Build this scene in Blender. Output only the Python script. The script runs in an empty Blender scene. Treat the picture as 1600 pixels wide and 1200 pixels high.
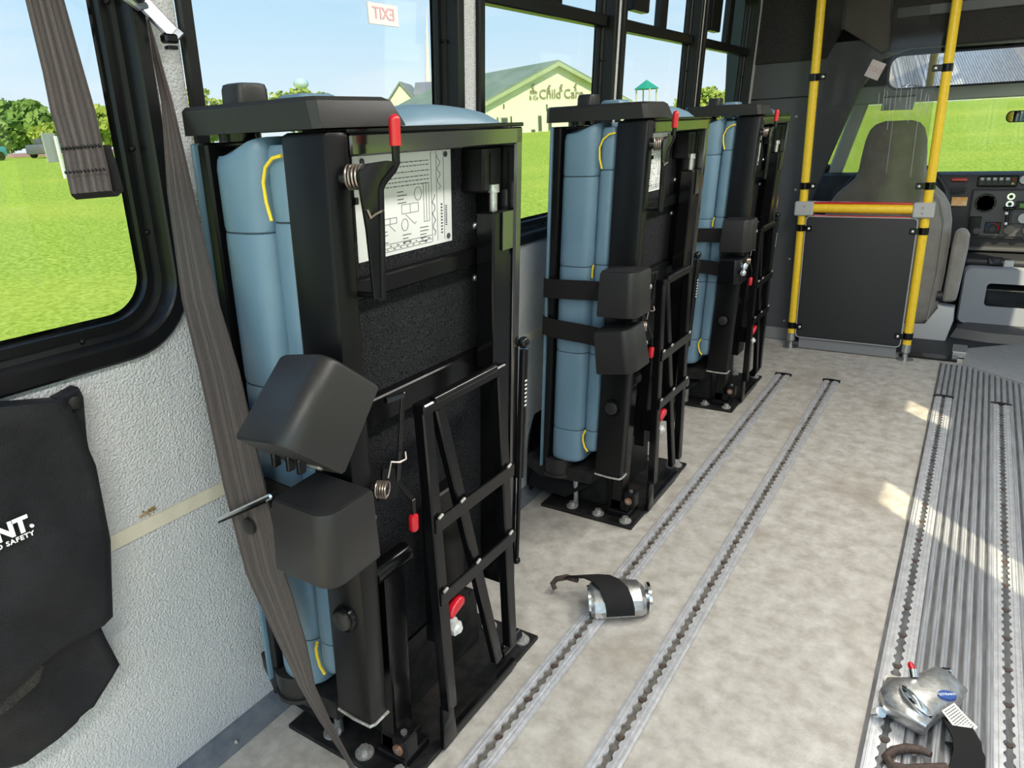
import bpy, bmesh, math, random
from mathutils import Vector, Matrix, Euler
random.seed(7)
sc = bpy.context.scene
COL = sc.collection
S = 1 / 1.3          # survey units -> metres (camera sits 1.0 m above the bus floor)
K = 0.07             # the side wall and the folded seats lean inwards by 4 degrees

# ------------------------------------------------------------------ camera
cd = bpy.data.cameras.new('camera'); cam = bpy.data.objects.new('camera', cd); COL.objects.link(cam)
cd.sensor_width = 36; cd.lens = 36 * 1109 / 1600; cd.clip_start = .02; cd.clip_end = 2000
Yd = Vector((753, 433, -1109)).normalized()
Zd = Vector((-150, 3100, 1109)); Zd = (Zd - Zd.dot(Yd) * Yd).normalized()
Xd = Yd.cross(Zd)
cam.matrix_world = Matrix.Translation((0, 0, 1.3 * S)) @ Matrix((Xd, Yd, Zd)).to_4x4()
sc.camera = cam
# ------------------------------------------------------------------ world, sun, exposure
w = bpy.data.worlds.new('world'); sc.world = w; w.use_nodes = True
nt = w.node_tree; bg = nt.nodes['Background']
tc = nt.nodes.new('ShaderNodeTexCoord'); sp = nt.nodes.new('ShaderNodeSeparateXYZ'); nt.links.new(tc.outputs['Generated'], sp.inputs[0])
rmp = nt.nodes.new('ShaderNodeValToRGB'); nt.links.new(sp.outputs['Z'], rmp.inputs[0])
e = rmp.color_ramp.elements
e[0].position = 0; e[0].color = (.80, .92, .98, 1); e[1].position = .55; e[1].color = (.20, .45, .82, 1)
m1 = rmp.color_ramp.elements.new(.13); m1.color = (.55, .80, .97, 1)
m1 = rmp.color_ramp.elements.new(.28); m1.color = (.36, .66, .95, 1)
mp = nt.nodes.new('ShaderNodeMapping'); mp.inputs['Scale'].default_value = (1.5, 1.5, 7); nt.links.new(tc.outputs['Generated'], mp.inputs[0])
nz = nt.nodes.new('ShaderNodeTexNoise'); nz.inputs['Scale'].default_value = 2.2; nz.inputs['Detail'].default_value = 7; nt.links.new(mp.outputs[0], nz.inputs[0])
r2 = nt.nodes.new('ShaderNodeValToRGB'); r2.color_ramp.elements[0].position = .52; r2.color_ramp.elements[0].color = (0, 0, 0, 1); r2.color_ramp.elements[1].position = .85
r2.color_ramp.elements[1].color = (.75, .75, .75, 1); nt.links.new(nz.outputs[0], r2.inputs[0])
mx = nt.nodes.new('ShaderNodeMix'); mx.data_type = 'RGBA'; nt.links.new(r2.outputs[0], mx.inputs[0]); nt.links.new(rmp.outputs[0], mx.inputs[6]); mx.inputs[7].default_value = (.95, .97, 1, 1)
nt.links.new(mx.outputs[2], bg.inputs[0]); bg.inputs[1].default_value = 1.25
sl = bpy.data.lights.new('sun', 'SUN'); sun = bpy.data.objects.new('sun', sl); COL.objects.link(sun)
sl.energy = 4.6; sl.angle = math.radians(.6); sl.color = (1, .91, .64)
SUND = Vector((-.7071, .7071, -.839)).normalized()      # travel direction: from the rear right
sun.rotation_euler = SUND.to_track_quat('-Z', 'Y').to_euler(); sun.location = (4, -4, 8)
sc.view_settings.view_transform = 'Standard'; sc.view_settings.look = 'None'; sc.view_settings.gamma = 1
sc.view_settings.use_curve_mapping = False
sc.view_settings.exposure = 1.15
try: sc.cycles.max_bounces = 8; sc.cycles.transparent_max_bounces = 12
except Exception: pass

# ------------------------------------------------------------------ materials
def mat(name, col, rough=.5, metal=0, var=None, vscale=8, bump=0, bscale=60, detail=3, stretch=None, spec=.5, coat=0, kind='noise', var2=None, v2scale=2, v2range=(.55, .72), sheen=0, emit=0, bdist=.002):
    m = bpy.data.materials.new(name); m.use_nodes = True; t = m.node_tree; b = t.nodes['Principled BSDF']
    b.inputs['Base Color'].default_value = (*col, 1); b.inputs['Roughness'].default_value = rough; b.inputs['Metallic'].default_value = metal
    b.inputs['Specular IOR Level'].default_value = spec
    if coat: b.inputs['Coat Weight'].default_value = coat; b.inputs['Coat Roughness'].default_value = .12
    if sheen: b.inputs['Sheen Weight'].default_value = sheen
    if emit: b.inputs['Emission Color'].default_value = (*col, 1); b.inputs['Emission Strength'].default_value = emit
    co = t.nodes.new('ShaderNodeTexCoord'); src = co.outputs['Object']
    if stretch:
        mp = t.nodes.new('ShaderNodeMapping'); mp.inputs['Scale'].default_value = stretch; t.links.new(src, mp.inputs[0]); src = mp.outputs[0]
    last = None
    if var:
        n = t.nodes.new('ShaderNodeTexNoise'); n.inputs['Scale'].default_value = vscale; n.inputs['Detail'].default_value = detail; n.inputs['Roughness'].default_value = .65
        t.links.new(src, n.inputs[0]); r = t.nodes.new('ShaderNodeValToRGB'); r.color_ramp.elements[0].position = .36; r.color_ramp.elements[1].position = .66
        r.color_ramp.elements[0].color = (*col, 1); r.color_ramp.elements[1].color = (*var, 1); t.links.new(n.outputs[0], r.inputs[0]); last = r.outputs[0]
        if var2:
            n2 = t.nodes.new('ShaderNodeTexNoise'); n2.inputs['Scale'].default_value = v2scale; n2.inputs['Detail'].default_value = 6; t.links.new(co.outputs['Object'], n2.inputs[0])
            q = t.nodes.new('ShaderNodeValToRGB'); q.color_ramp.elements[0].position = v2range[0]; q.color_ramp.elements[1].position = v2range[1]; t.links.new(n2.outputs[0], q.inputs[0])
            x = t.nodes.new('ShaderNodeMix'); x.data_type = 'RGBA'; t.links.new(q.outputs[0], x.inputs[0]); t.links.new(last, x.inputs[6]); x.inputs[7].default_value = (*var2, 1); last = x.outputs[2]
        t.links.new(last, b.inputs['Base Color'])
    if bump:
        if kind == 'voronoi':
            v = t.nodes.new('ShaderNodeTexVoronoi'); v.inputs['Scale'].default_value = bscale; v.feature = 'SMOOTH_F1'; h = v.outputs['Distance']
        else:
            v = t.nodes.new('ShaderNodeTexNoise'); v.inputs['Scale'].default_value = bscale; v.inputs['Detail'].default_value = 2; h = v.outputs[0]
        t.links.new(src, v.inputs[0]); bp = t.nodes.new('ShaderNodeBump'); bp.inputs['Strength'].default_value = bump; bp.inputs['Distance'].default_value = bdist
        t.links.new(h, bp.inputs['Height']); t.links.new(bp.outputs[0], b.inputs['Normal'])
    return m

def glassmat(name, tint, refl=.06, rough=.02):
    m = bpy.data.materials.new(name); m.use_nodes = True; t = m.node_tree
    for n in list(t.nodes):
        if n.type == 'BSDF_PRINCIPLED': t.nodes.remove(n)
    tr = t.nodes.new('ShaderNodeBsdfTransparent'); tr.inputs[0].default_value = (*tint, 1)
    gl = t.nodes.new('ShaderNodeBsdfGlossy'); gl.inputs['Roughness'].default_value = rough
    mi = t.nodes.new('ShaderNodeMixShader'); mi.inputs[0].default_value = refl
    t.links.new(tr.outputs[0], mi.inputs[1]); t.links.new(gl.outputs[0], mi.inputs[2])
    t.links.new(mi.outputs[0], t.nodes['Material Output'].inputs['Surface']); return m

M = {}
M['floor'] = mat('floor_vinyl', (.31, .285, .25), .42, var=(.47, .445, .405), vscale=24, detail=14, bump=.3, bscale=300, var2=(.23, .195, .15), v2scale=3.4, v2range=(.54, .84))
M['alum'] = mat('ribbed_aluminium', (.27, .275, .29), .36, .35, var=(.40, .405, .42), vscale=14, detail=6, stretch=(6, .6, 1))
M['alumdark'] = mat('aluminium_groove', (.07, .07, .075), .5, .4, var=(.14, .14, .14), vscale=20, stretch=(4, .6, 1))
M['track'] = mat('track_aluminium', (.44, .44, .45), .35, .45, var=(.60, .60, .61), vscale=60, detail=5)
M['slot'] = mat('track_slot_dirt', (.045, .040, .035), .9, var=(.16, .145, .12), vscale=50, detail=5)
M['rust'] = mat('rusty_screw', (.045, .030, .024), .7, .3, var=(.095, .062, .050), vscale=200)
M['wall'] = mat('pebbled_wall_panel', (.52, .53, .54), .38, var=(.57, .57, .57), vscale=4, bump=1.0, bscale=300, bdist=.004)
M['strip'] = mat('beige_strip', (.62, .57, .46), .45, var=(.56, .51, .40), vscale=25)
M['stain'] = mat('brown_stain', (.28, .18, .07), .8, var=(.40, .29, .14), vscale=200)
M['cove'] = mat('slate_cove_trim', (.10, .115, .14), .5, var=(.16, .17, .185), vscale=30)
M['frame'] = mat('black_window_frame', (.006, .006, .0065), .28, 0, bump=.05, bscale=200, spec=.28)
M['black'] = mat('black_gloss_paint', (.0035, .0035, .004), .20, 0, bump=.06, bscale=90, spec=.30)
M['blackgloss'] = mat('black_mirror_enamel', (.004, .004, .0045), .16, 0, bump=.03, bscale=60, spec=.9, coat=.8)
M['blacksat'] = mat('black_satin_paint', (.0045, .0045, .005), .34, 0, bump=.06, bscale=150, spec=.22)
M['plastic'] = mat('black_plastic', (.017, .016, .0155), .40, 0, bump=.12, bscale=900, spec=.35)
M['foam'] = mat('grainy_black_top', (.007, .007, .0075), .8, 0, var=(.016, .016, .017), vscale=900, bump=.4, bscale=900, spec=.15)
M['dirtyblack'] = mat('dusty_black_steel', (.006, .006, .0065), .5, 0, var=(.020, .019, .018), vscale=35, detail=6, var2=(.05, .026, .018), v2scale=25, v2range=(.66, .80), bump=.3, bscale=180, spec=.25)
M['felt'] = mat('charcoal_felt', (.003, .003, .0035), .95, 0, var=(.040, .040, .044), vscale=560, detail=2, bump=.5, bscale=500, spec=.05)
M['vinyl'] = mat('blue_vinyl', (.115, .200, .270), .42, 0, var=(.135, .225, .30), vscale=7, bump=.10, bscale=350)
M['seam'] = mat('dark_seam', (.03, .05, .07), .8)
M['yellow'] = mat('yellow_piping', (.85, .62, .03), .5)
M['belt'] = mat('charcoal_webbing', (.040, .030, .027), .5, 0, var=(.062, .049, .044), vscale=900, bump=.35, bscale=900, sheen=.1, spec=.35)
M['belt2'] = mat('charcoal_webbing_rib', (.075, .060, .054), .5, 0, var=(.10, .080, .072), vscale=700, bump=.35, bscale=900, spec=.35)
M['strap'] = mat('black_webbing', (.012, .011, .011), .75, 0, bump=.4, bscale=900, spec=.2)
M['chrome'] = mat('chrome', (.78, .80, .83), .12, 1)
M['steel'] = mat('worn_steel', (.55, .55, .55), .35, .9, var=(.38, .37, .35), vscale=120)
M['zinc'] = mat('zinc_bolt', (.52, .52, .50), .5, .6, var=(.30, .27, .23), vscale=120)
M['steelbright'] = mat('bright_zinc', (.72, .72, .70), .3, .35)
M['hookmetal'] = mat('hook_chrome', (.34, .37, .42), .18, 1)
M['red'] = mat('red_rubber', (.47, .006, .015), .28, coat=.3)
M['wire'] = mat('spring_wire', (.34, .29, .25), .35, .9)
M['bronze'] = mat('bronze_bush', (.36, .20, .13), .4, .8)
M['label'] = mat('aluminium_label', (.74, .745, .73), .4, .1)
M['ink'] = mat('label_ink', (.06, .06, .07), .7)
M['bag'] = mat('black_nylon', (.0065, .0065, .008), .6, 0, var=(.012, .012, .015), vscale=25, bump=.6, bscale=700, spec=.3)
M['velcro'] = mat('fuzzy_hook_strip', (.012, .011, .010), 1, 0, var=(.035, .030, .026), vscale=300, bump=1, bscale=300)
M['white'] = mat('white_print', (.88, .88, .87), .5)
M['polyellow'] = mat('yellow_grip', (.80, .53, .02), .4, 0, var=(.72, .46, .02), vscale=60, bump=.35, bscale=260, kind='voronoi')
M['greyplastic'] = mat('grey_bracket', (.36, .36, .36), .45)
M['greypanel'] = mat('charcoal_panel', (.022, .022, .024), .55, bump=.15, bscale=500, spec=.3)
M['bulk'] = mat('dark_grey_bulkhead', (.050, .052, .058), .55, bump=.1, bscale=300)
M['carpet'] = mat('dark_carpet', (.018, .017, .018), 1, 0, var=(.045, .042, .042), vscale=260, bump=.8, bscale=300, spec=.1)
M['carpetbrown'] = mat('brown_grey_carpet', (.085, .072, .066), 1, 0, var=(.13, .112, .10), vscale=200, bump=.8, bscale=250, spec=.1)
M['kick'] = mat('grey_kick_strip', (.17, .175, .18), .6)
M['seatfab'] = mat('grey_seat_fabric', (.20, .185, .165), .85, 0, var=(.25, .235, .215), vscale=14, bump=.3, bscale=500, sheen=.3)
M['seatplastic'] = mat('pale_grey_plastic', (.42, .42, .42), .5)
M['dash'] = mat('black_dash', (.018, .019, .022), .55, bump=.2, bscale=400)
M['dashgrey'] = mat('dark_grey_fascia', (.055, .055, .058), .5, bump=.1, bscale=400)
M['console'] = mat('grey_console', (.22, .235, .26), .6, bump=.2, bscale=350)
M['rubber'] = mat('grey_rubber_floor', (.20, .205, .21), .7, 0, var=(.30, .30, .30), vscale=60, stretch=(1, 6, 1), bump=.3, bscale=200)
M['orange'] = mat('orange_sticker', (.75, .33, .05), .5, var=(.8, .6, .4), vscale=30)
M['mirror'] = mat('mirror_glass', (.85, .87, .88), .02, 1)
M['paper'] = mat('cream_paper', (.78, .75, .66), .7)
M['bluelogo'] = mat('blue_oval', (.02, .07, .27), .4)
M['ceil'] = mat('ceiling_panel', (.62, .61, .60), .6)
M['fill_lamp'] = mat('fill_light_diffuser', (1, .97, .92), .5, emit=3.0)  # glowing diffuser of the added ceiling fill lights
M['pink'] = mat('pale_sign_reflection', (.92, .82, .84), .6)  # pale tint of the reflected signs, put into the colour
M['signred_reflection'] = mat('reflected_red_letters', (.85, .45, .47), .6)  # reflected lettering, paled in the colour itself
M['glass'] = glassmat('tinted_window_glass', (.62, .62, .62), .035)
M['plexi'] = glassmat('scuffed_plexiglass', (.82, .82, .82), .014, .06)
M['grass'] = mat('lawn', (.20, .33, .016), .9, 0, var=(.60, .72, .12), vscale=14, detail=10, bump=1, bscale=40, spec=.05, var2=(.58, .62, .095), v2scale=.16, v2range=(.50, .85))
M['leaf'] = mat('tree_leaves', (.10, .21, .04), .7, 0, var=(.32, .46, .12), vscale=.7, detail=4, spec=.2)
M['leafy'] = mat('yellow_green_leaves', (.25, .36, .06), .7, 0, var=(.55, .60, .14), vscale=.7, detail=4, spec=.2)
M['bark'] = mat('bark', (.10, .075, .05), .9)
M['siding'] = mat('cream_siding', (.85, .84, .66), .7)
M['roof'] = mat('grey_green_roof', (.20, .27, .17), .7, 0, var=(.28, .33, .24), vscale=.6)
M['roofgrey'] = mat('grey_shingle_roof', (.20, .21, .25), .8, 0, var=(.27, .27, .30), vscale=.6)
M['trim'] = mat('pale_green_fascia', (.42, .50, .28), .6)
M['darkwin'] = mat('dark_window', (.10, .12, .10), .2)
M['letters'] = mat('sign_letters', (.30, .30, .19), .6)
M['teal'] = mat('teal_roof', (.02, .34, .22), .6)
M['playpost'] = mat('cream_post', (.65, .60, .42), .6)
M['playblue'] = mat('blue_panel', (.10, .30, .55), .6)
M['spire_reflection'] = mat('white_reflection', (.85, .80, .80), .7)  # colour of the steeple reflection
M['tower'] = mat('pale_blue_steel', (.50, .64, .74), .6)
M['bounce_paving'] = mat('added_pale_paving', (.50, .47, .43), .9, var=(.58, .55, .50), vscale=3)
M['carteal'] = mat('teal_car_paint', (.10, .45, .45), .4)
M['cargrey'] = mat('grey_car_paint', (.15, .16, .17), .4)
M['earth'] = mat('red_earth', (.45, .25, .18), .9)

# ------------------------------------------------------------------ mesh helpers
class MB:
    def __init__(s, xf=None): s.bm = bmesh.new(); s.xf = xf
    def add(s, V, F):
        vs = [s.bm.verts.new(v) for v in V]
        for f in F:
            try: s.bm.faces.new([vs[i] for i in f])
            except ValueError: pass
        return vs
    def obox(s, c, ax, half, bev=0, seg=1):
        c = Vector(c); A = [Vector(a).normalized() for a in ax]
        V = [c + A[0] * half[0] * i + A[1] * half[1] * j + A[2] * half[2] * k for i in (-1, 1) for j in (-1, 1) for k in (-1, 1)]
        F = [(0, 1, 3, 2), (4, 6, 7, 5), (0, 4, 5, 1), (2, 3, 7, 6), (0, 2, 6, 4), (1, 5, 7, 3)]
        vs = s.add(V, F)
        if bev:
            ed = list({e for v in vs for e in v.link_edges})
            bmesh.ops.bevel(s.bm, geom=ed, offset=bev, segments=seg, affect='EDGES', profile=.5)
        return s
    def box(s, x0, x1, y0, y1, z0, z1, bev=0, seg=1):
        return s.obox(((x0 + x1) / 2, (y0 + y1) / 2, (z0 + z1) / 2), ((1, 0, 0), (0, 1, 0), (0, 0, 1)), (abs(x1 - x0) / 2, abs(y1 - y0) / 2, abs(z1 - z0) / 2), bev, seg)
    def bar(s, p0, p1, w, h, side=(1, 0, 0), bev=0):
        p0 = Vector(p0); p1 = Vector(p1); d = (p1 - p0); L = d.length; d.normalize(); a = Vector(side); a = (a - a.dot(d) * d).normalized(); b = d.cross(a)
        return s.obox((p0 + p1) / 2, (a, b, d), (w / 2, h / 2, L / 2), bev)
    def tube(s, pts, r, n=10, cap=True):
        P = [Vector(p) for p in pts]; R = r if isinstance(r, (list, tuple)) else [r] * len(P)
        t0 = (P[1] - P[0]).normalized(); u = t0.orthogonal().normalized(); rings = []
        for i, p in enumerate(P):
            if i == 0: t = P[1] - P[0]
            elif i == len(P) - 1: t = P[-1] - P[-2]
            else: t = (P[i + 1] - P[i]).normalized() + (P[i] - P[i - 1]).normalized()
            t.normalize(); u = (u - u.dot(t) * t).normalized(); v = t.cross(u)
            rings.append([p + (u * math.cos(2 * math.pi * k / n) + v * math.sin(2 * math.pi * k / n)) * R[i] for k in range(n)])
        return s.loft(rings, cap)
    def cyl(s, p0, p1, r, r2=None, n=18): return s.tube([p0, p1], [r, r if r2 is None else r2], n)
    def loft(s, rings, cap=True, closed=True):
        n = len(rings[0]); V = [v for R in rings for v in R]; F = []
        for i in range(len(rings) - 1):
            for k in range(n if closed else n - 1):
                a = i * n + k; b = i * n + (k + 1) % n; F.append((a, b, b + n, a + n))
        if cap: F.append(tuple(range(n - 1, -1, -1))); F.append(tuple(range((len(rings) - 1) * n, len(rings) * n)))
        s.add(V, F); return s
    def prism(s, ring, vec, bev=0, seg=2):
        vec = Vector(vec); n = len(ring); V = [Vector(p) for p in ring] + [Vector(p) + vec for p in ring]
        vs = s.add(V, [tuple(range(n - 1, -1, -1)), tuple(range(n, 2 * n))] + [(i, (i + 1) % n, n + (i + 1) % n, n + i) for i in range(n)])
        if bev:
            ed = [e for v in vs for e in v.link_edges if (e.verts[0] in vs[:n]) == (e.verts[1] in vs[:n])]
            bmesh.ops.bevel(s.bm, geom=list(set(ed)), offset=bev, segments=seg, affect='EDGES', profile=.5)
        return s
    def sphere(s, c, r, seg=12, sz=1.0):
        mtx = Matrix.Translation(c) @ Matrix.Diagonal((r, r, r * sz, 1)); bmesh.ops.create_uvsphere(s.bm, u_segments=seg, v_segments=max(6, seg // 2), radius=1, matrix=mtx); return s
    def coil(s, c, axis, r, wire, turns, length, n=14):
        c = Vector(c); ax = Vector(axis).normalized(); u = ax.orthogonal().normalized(); v = ax.cross(u); N = int(turns * n)
        return s.tube([c + ax * length * i / N + (u * math.cos(2 * math.pi * i / n) + v * math.sin(2 * math.pi * i / n)) * r for i in range(N + 1)], wire, 6)
    def ribbon(s, L, R, th=.003, ribs=0, depth=.0012):
        n = 2 if not ribs else ribs * 4 + 1; top = []; bot = []
        for i in range(len(L)):
            l = Vector(L[i]); r = Vector(R[i]); j = min(i + 1, len(L) - 1); k = max(i - 1, 0)
            t = (Vector(L[j]) + Vector(R[j]) - Vector(L[k]) - Vector(R[k])); wv = r - l
            nn = t.cross(wv).normalized() if wv.length > 1e-6 else Vector((0, -1, 0))
            row = []
            for q in range(n):
                f = q / (n - 1); h = depth * math.sin(f * ribs * 2 * math.pi) if ribs else 0
                row.append(l + wv * f + nn * (th / 2 + h))
            top.append(row); bot.append([l + wv * (q / (n - 1)) - nn * th / 2 for q in range(n)])
        nf = len(s.bm.faces); s.loft([a + b[::-1] for a, b in zip(top, bot)])
        if ribs:
            s.bm.faces.ensure_lookup_table()
            for q in range((len(L) - 1) * 2 * n):
                k = q % (2 * n)
                if k < n - 1 and (k // 2) % 3 == 1 and (k // 6) % 4 != 3: s.bm.faces[nf + q].material_index = 1
        return s
    def build(s, name, m, parent=None, loc=(0, 0, 0), smooth=35):
        if s.xf:
            for v in s.bm.verts: v.co = Vector(s.xf(v.co))
        for v in s.bm.verts: v.co = v.co * S
        bmesh.ops.recalc_face_normals(s.bm, faces=s.bm.faces)
        me = bpy.data.meshes.new(name); s.bm.to_mesh(me); s.bm.free()
        if smooth:
            me.polygons.foreach_set('use_smooth', [True] * len(me.polygons)); me.set_sharp_from_angle(angle=math.radians(smooth))
        me.materials.append(M[m] if isinstance(m, str) else m)
        if m == 'belt': me.materials.append(M['belt2'])
        o = bpy.data.objects.new(name, me); COL.objects.link(o); o.location = Vector(loc) * S
        if parent: o.parent = parent
        return o

def empty(name, loc, label, cat, group=None, rz=0):
    o = bpy.data.objects.new(name, None); COL.objects.link(o); o.location = Vector(loc) * S; o.rotation_euler = (0, 0, rz); o.empty_display_size = .05
    return tag(o, label, cat, group)
def tag(o, label, cat, group=None, kind=None):
    if label: o['label'] = label
    if cat: o['category'] = cat
    if group: o['group'] = group
    if kind: o['kind'] = kind
    return o
def struct(o, label=None, cat=None):
    o['kind'] = 'structure'
    return tag(o, label, cat)
def textmesh(body, name, m, parent, mtx, size, ext=.0005, xalign='CENTER', bold=0, space=1):
    cu = bpy.data.curves.new(name, 'FONT'); cu.body = body; cu.size = size; cu.extrude = ext; cu.align_x = xalign; cu.align_y = 'CENTER'; cu.resolution_u = 3; cu.offset = bold; cu.space_character = space
    tmp = bpy.data.objects.new(name, cu); COL.objects.link(tmp)
    dg = bpy.context.evaluated_depsgraph_get(); me = bpy.data.meshes.new_from_object(tmp.evaluated_get(dg)); bpy.data.objects.remove(tmp)
    me.transform(mtx); me.transform(Matrix.Scale(S, 4)); me.materials.clear(); me.materials.append(M[m]); o = bpy.data.objects.new(name, me); COL.objects.link(o)
    if parent: o.parent = parent
    return o
def basis(origin, ex, ey):
    ex = Vector(ex).normalized(); ey = Vector(ey); ey = (ey - ey.dot(ex) * ex).normalized(); ez = ex.cross(ey)
    m = Matrix((ex, ey, ez)).transposed().to_4x4(); m.translation = Vector(origin); return m
def rrect(y0, y1, z0, z1, r, n=8):
    out = []
    for cy, cz, a0 in ((y1 - r, z1 - r, 0), (y0 + r, z1 - r, 90), (y0 + r, z0 + r, 180), (y1 - r, z0 + r, 270)):
        for i in range(n + 1):
            a = math.radians(a0 + 90 * i / n); out.append((cy + r * math.cos(a), cz + r * math.sin(a)))
    return out
def smooth01(t): t = max(0, min(1, t)); return t * t * (3 - 2 * t)
lean = lambda p: (p[0] + K * p[2], p[1], p[2])
XF = 0
# ================================================================== STRUCTURE
AW = -1.285
# floor
mb = MB(); mb.box(-1.34, 1.3, -1.35, 4.45, -.06, 0)
floor = struct(mb.build('floor', 'floor'))
# ribbed aluminium tread with its slanted front end
def tread_end(x): return 4.315 if x < .06 else 4.315 - (x - .06) * .86
mb = MB()
for i in range(48):
    x0 = -.042 + i * .0245
    y1 = tread_end(x0 + .012); mb.add([(x0, -1.35, .003), (x0 + .0246, -1.35, .003), (x0 + .0246, y1, .003), (x0, y1, .003)], [(0, 1, 2, 3)])
mb.box(-.047, -.042, -1.35, 4.315, 0, .006)
tread = mb.build('aluminium_tread', 'alumdark', floor)
for i in range(48):
    x0 = -.042 + i * .0245; y1 = tread_end(x0 + .012)
    for ya, yb in (((-1.35, y1),) if not (-.05 < x0 < .03 or .185 < x0 < .245) else ((3.785, y1),)):
        mb = MB(); c = x0 + .01225; n = 7
        prof = [(-.0085, 0), (-.0075, .0040), (-.0045, .0062), (-.0012, .0062), (0, .0050), (.0012, .0062), (.0045, .0062), (.0075, .0040), (.0085, 0)]
        mb.loft([[(c + p[0], yy, .003 + p[1]) for p in prof] for yy in (ya, yb)], cap=True, closed=True)
        mb.build('tread_rib', 'alum', tread, smooth=50)
# left wall below and above the windows
WIN = [(-.09, .765), (.825, 1.634), (1.70, 2.56), (2.605, 3.45), (3.50, 4.36)]
WZ0, WZ1, WR = .952, 1.98, .125
cells = [-.13, .795, 1.667, 2.582, 3.475, 4.47]
mb = MB(lean)
mb.box(AW - .06, AW, -1.35, 4.47, -.05, .86)
mb.box(AW - .06, AW, -1.35, 4.47, 2.03, 2.35)
mb.box(AW - .06, AW, -1.35, -.13, .86, 2.03)
for i, (a, b) in enumerate(WIN):
    ca, cb = cells[i], cells[i + 1]; rr = rrect(a, b, WZ0, WZ1, WR, 8); cor = [(cb, 2.03), (ca, 2.03), (ca, .86), (cb, .86)]
    V = []; F = []
    for xx in (AW, AW - .06):
        o = len(V); V += [(xx, y, z) for y, z in rr] + [(xx, y, z) for y, z in cor]; c0 = o + len(rr)
        for q in range(4):
            for j in range(8): F.append((c0 + q, o + q * 9 + j, o + q * 9 + j + 1))
            F.append((c0 + q, o + q * 9 + 8, o + ((q + 1) % 4) * 9, c0 + (q + 1) % 4))
    n = len(rr); o2 = n + 4
    for j in range(n): F.append((j, (j + 1) % n, o2 + (j + 1) % n, o2 + j))
    mb.add(V, F)
wall = struct(mb.build('wall_left', 'wall', smooth=20))
mb = MB(lean); mb.box(AW, AW + .004, -1.35, 4.46, .612, .641); mb.build('beige_strip', 'strip', wall)
mb = MB(lean)
rs = random.Random(3)
for i in range(26): mb.box(AW, AW + .0012, *(lambda y: (y, y + rs.uniform(.002, .007)))(.595 + rs.random() * .032), *(lambda z: (z, z + rs.uniform(.001, .005)))(.643 + rs.random() * .014))
mb.build('scuff_stain', 'stain', wall)
mb = MB(); mb.prism([(AW + .002, -1.35, .04), (AW + .012, -1.35, .04), (AW + .018, -1.35, .012), (AW + .045, -1.35, .004), (AW + .045, -1.35, 0), (AW + .002, -1.35, 0)], (0, 5.80, 0))
bb = struct(mb.build('baseboard_left', 'cove'))
for y in (.69, 1.5, 2.3): MB().sphere((AW + .03, y, .011), .006, 8).build('screw', 'zinc', bb)
# windows
prof = [(0, .001), (0, .010), (.004, .014), (.024, .014), (.027, .010), (.029, -.024), (.036, -.027), (.038, -.033), (.050, -.034), (.052, -.052), (.058, -.053)]
for i, (a, b) in enumerate(WIN):
    rings = []
    for d, h in prof:
        dz = d * 1.25
        rings.append([(AW + h, y, z) for y, z in rrect(a + d, b - d, WZ0 + dz, WZ1 - d, WR - d, 9)])
    mb = MB(lean); mb.loft(rings, cap=False); fr = struct(mb.build('window_%d' % (i + 1), 'frame', smooth=28))
    mb = MB(lean); mb.loft([[(AW + h, y, z) for y, z in rrect(a + .052, b - .052, WZ0 + .06, WZ1 - .052, WR - .052, 8)] for h in (-.044, -.048)]); mb.build('pane', 'glass', fr, smooth=0)
    # transom with its upper sliding sashes
    mb = MB(lean); mb.box(AW - .05, AW - .012, a + .04, b - .04, 1.624, 1.664, .004); mb.build('transom', 'frame', fr)
    wd = b - a
    for f0, f1, zz, dep in ((.16, .325, 1.70, -.02), (.49, .58, 1.655, -.028)):
        mb = MB(lean); mb.box(AW - .045, AW + dep + .012, a + wd * f0, a + wd * f1, zz, WZ1 - .03, .004); mb.build('sash_bar', 'frame', fr)
    for (y, z) in ((b - .04, 1.30), (a + wd * .5, WZ0 + .045), (b - .04, 1.52), (a + wd * .78, WZ0 + .045), (b - .04, 1.16)):
        MB(lean).sphere((AW - .026, y, z), .005, 8).build('frame_screw', 'blacksat', fr)
    if i == 2:
        mb = MB(lean)
        for q in range(4): mb.box(AW + .012, AW + .015, a + .37 + q * .02, a + .378 + q * .02, WZ0 + .008, WZ0 + .014)
        mb.build('weep_slots', 'slot', fr)
# unseen right and rear walls, their openings invented to shape sun and daylight, ceiling, front
def panel_with_holes(name, m, axis_pts, u0, u1, v0, v1, holes, thick, xf=None):
    # rectangular panel in (u,v), split into a grid around the rectangular holes
    us = sorted({u0, u1} | {h[0] for h in holes} | {h[1] for h in holes}); vs = sorted({v0, v1} | {h[2] for h in holes} | {h[3] for h in holes})
    mb = MB(xf)
    for i in range(len(us) - 1):
        for j in range(len(vs) - 1):
            cu = (us[i] + us[i + 1]) / 2; cv = (vs[j] + vs[j + 1]) / 2
            if any(h[0] < cu < h[1] and h[2] < cv < h[3] for h in holes): continue
            axis_pts(mb, us[i], us[i + 1], vs[j], vs[j + 1], thick)
    return mb.build(name, m, smooth=0)
RX = 1.15
holes = [(-1.28, -.13, .02, 1.60), (-.03, .5, .72, .98), (.6, 1.1, .72, .98), (1.55, 2.1, .72, .98), (2.5, 3.3, .72, .98), (4.06, 4.5, .1, 1.85),  # openings placed so the sun lands in patches on the visible floor
         (1.20, 1.44, 1.04, 1.60), (2.16, 2.37, 1.33, 1.60), (4.62, 5.3, .75, 1.6)]
wr = struct(panel_with_holes('wall_right', 'wall', lambda m, a, b, c, d, t: m.box(RX, RX + t, a, b, c, d), -1.35, 5.7, -.05, 2.35, holes, .06))
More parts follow.
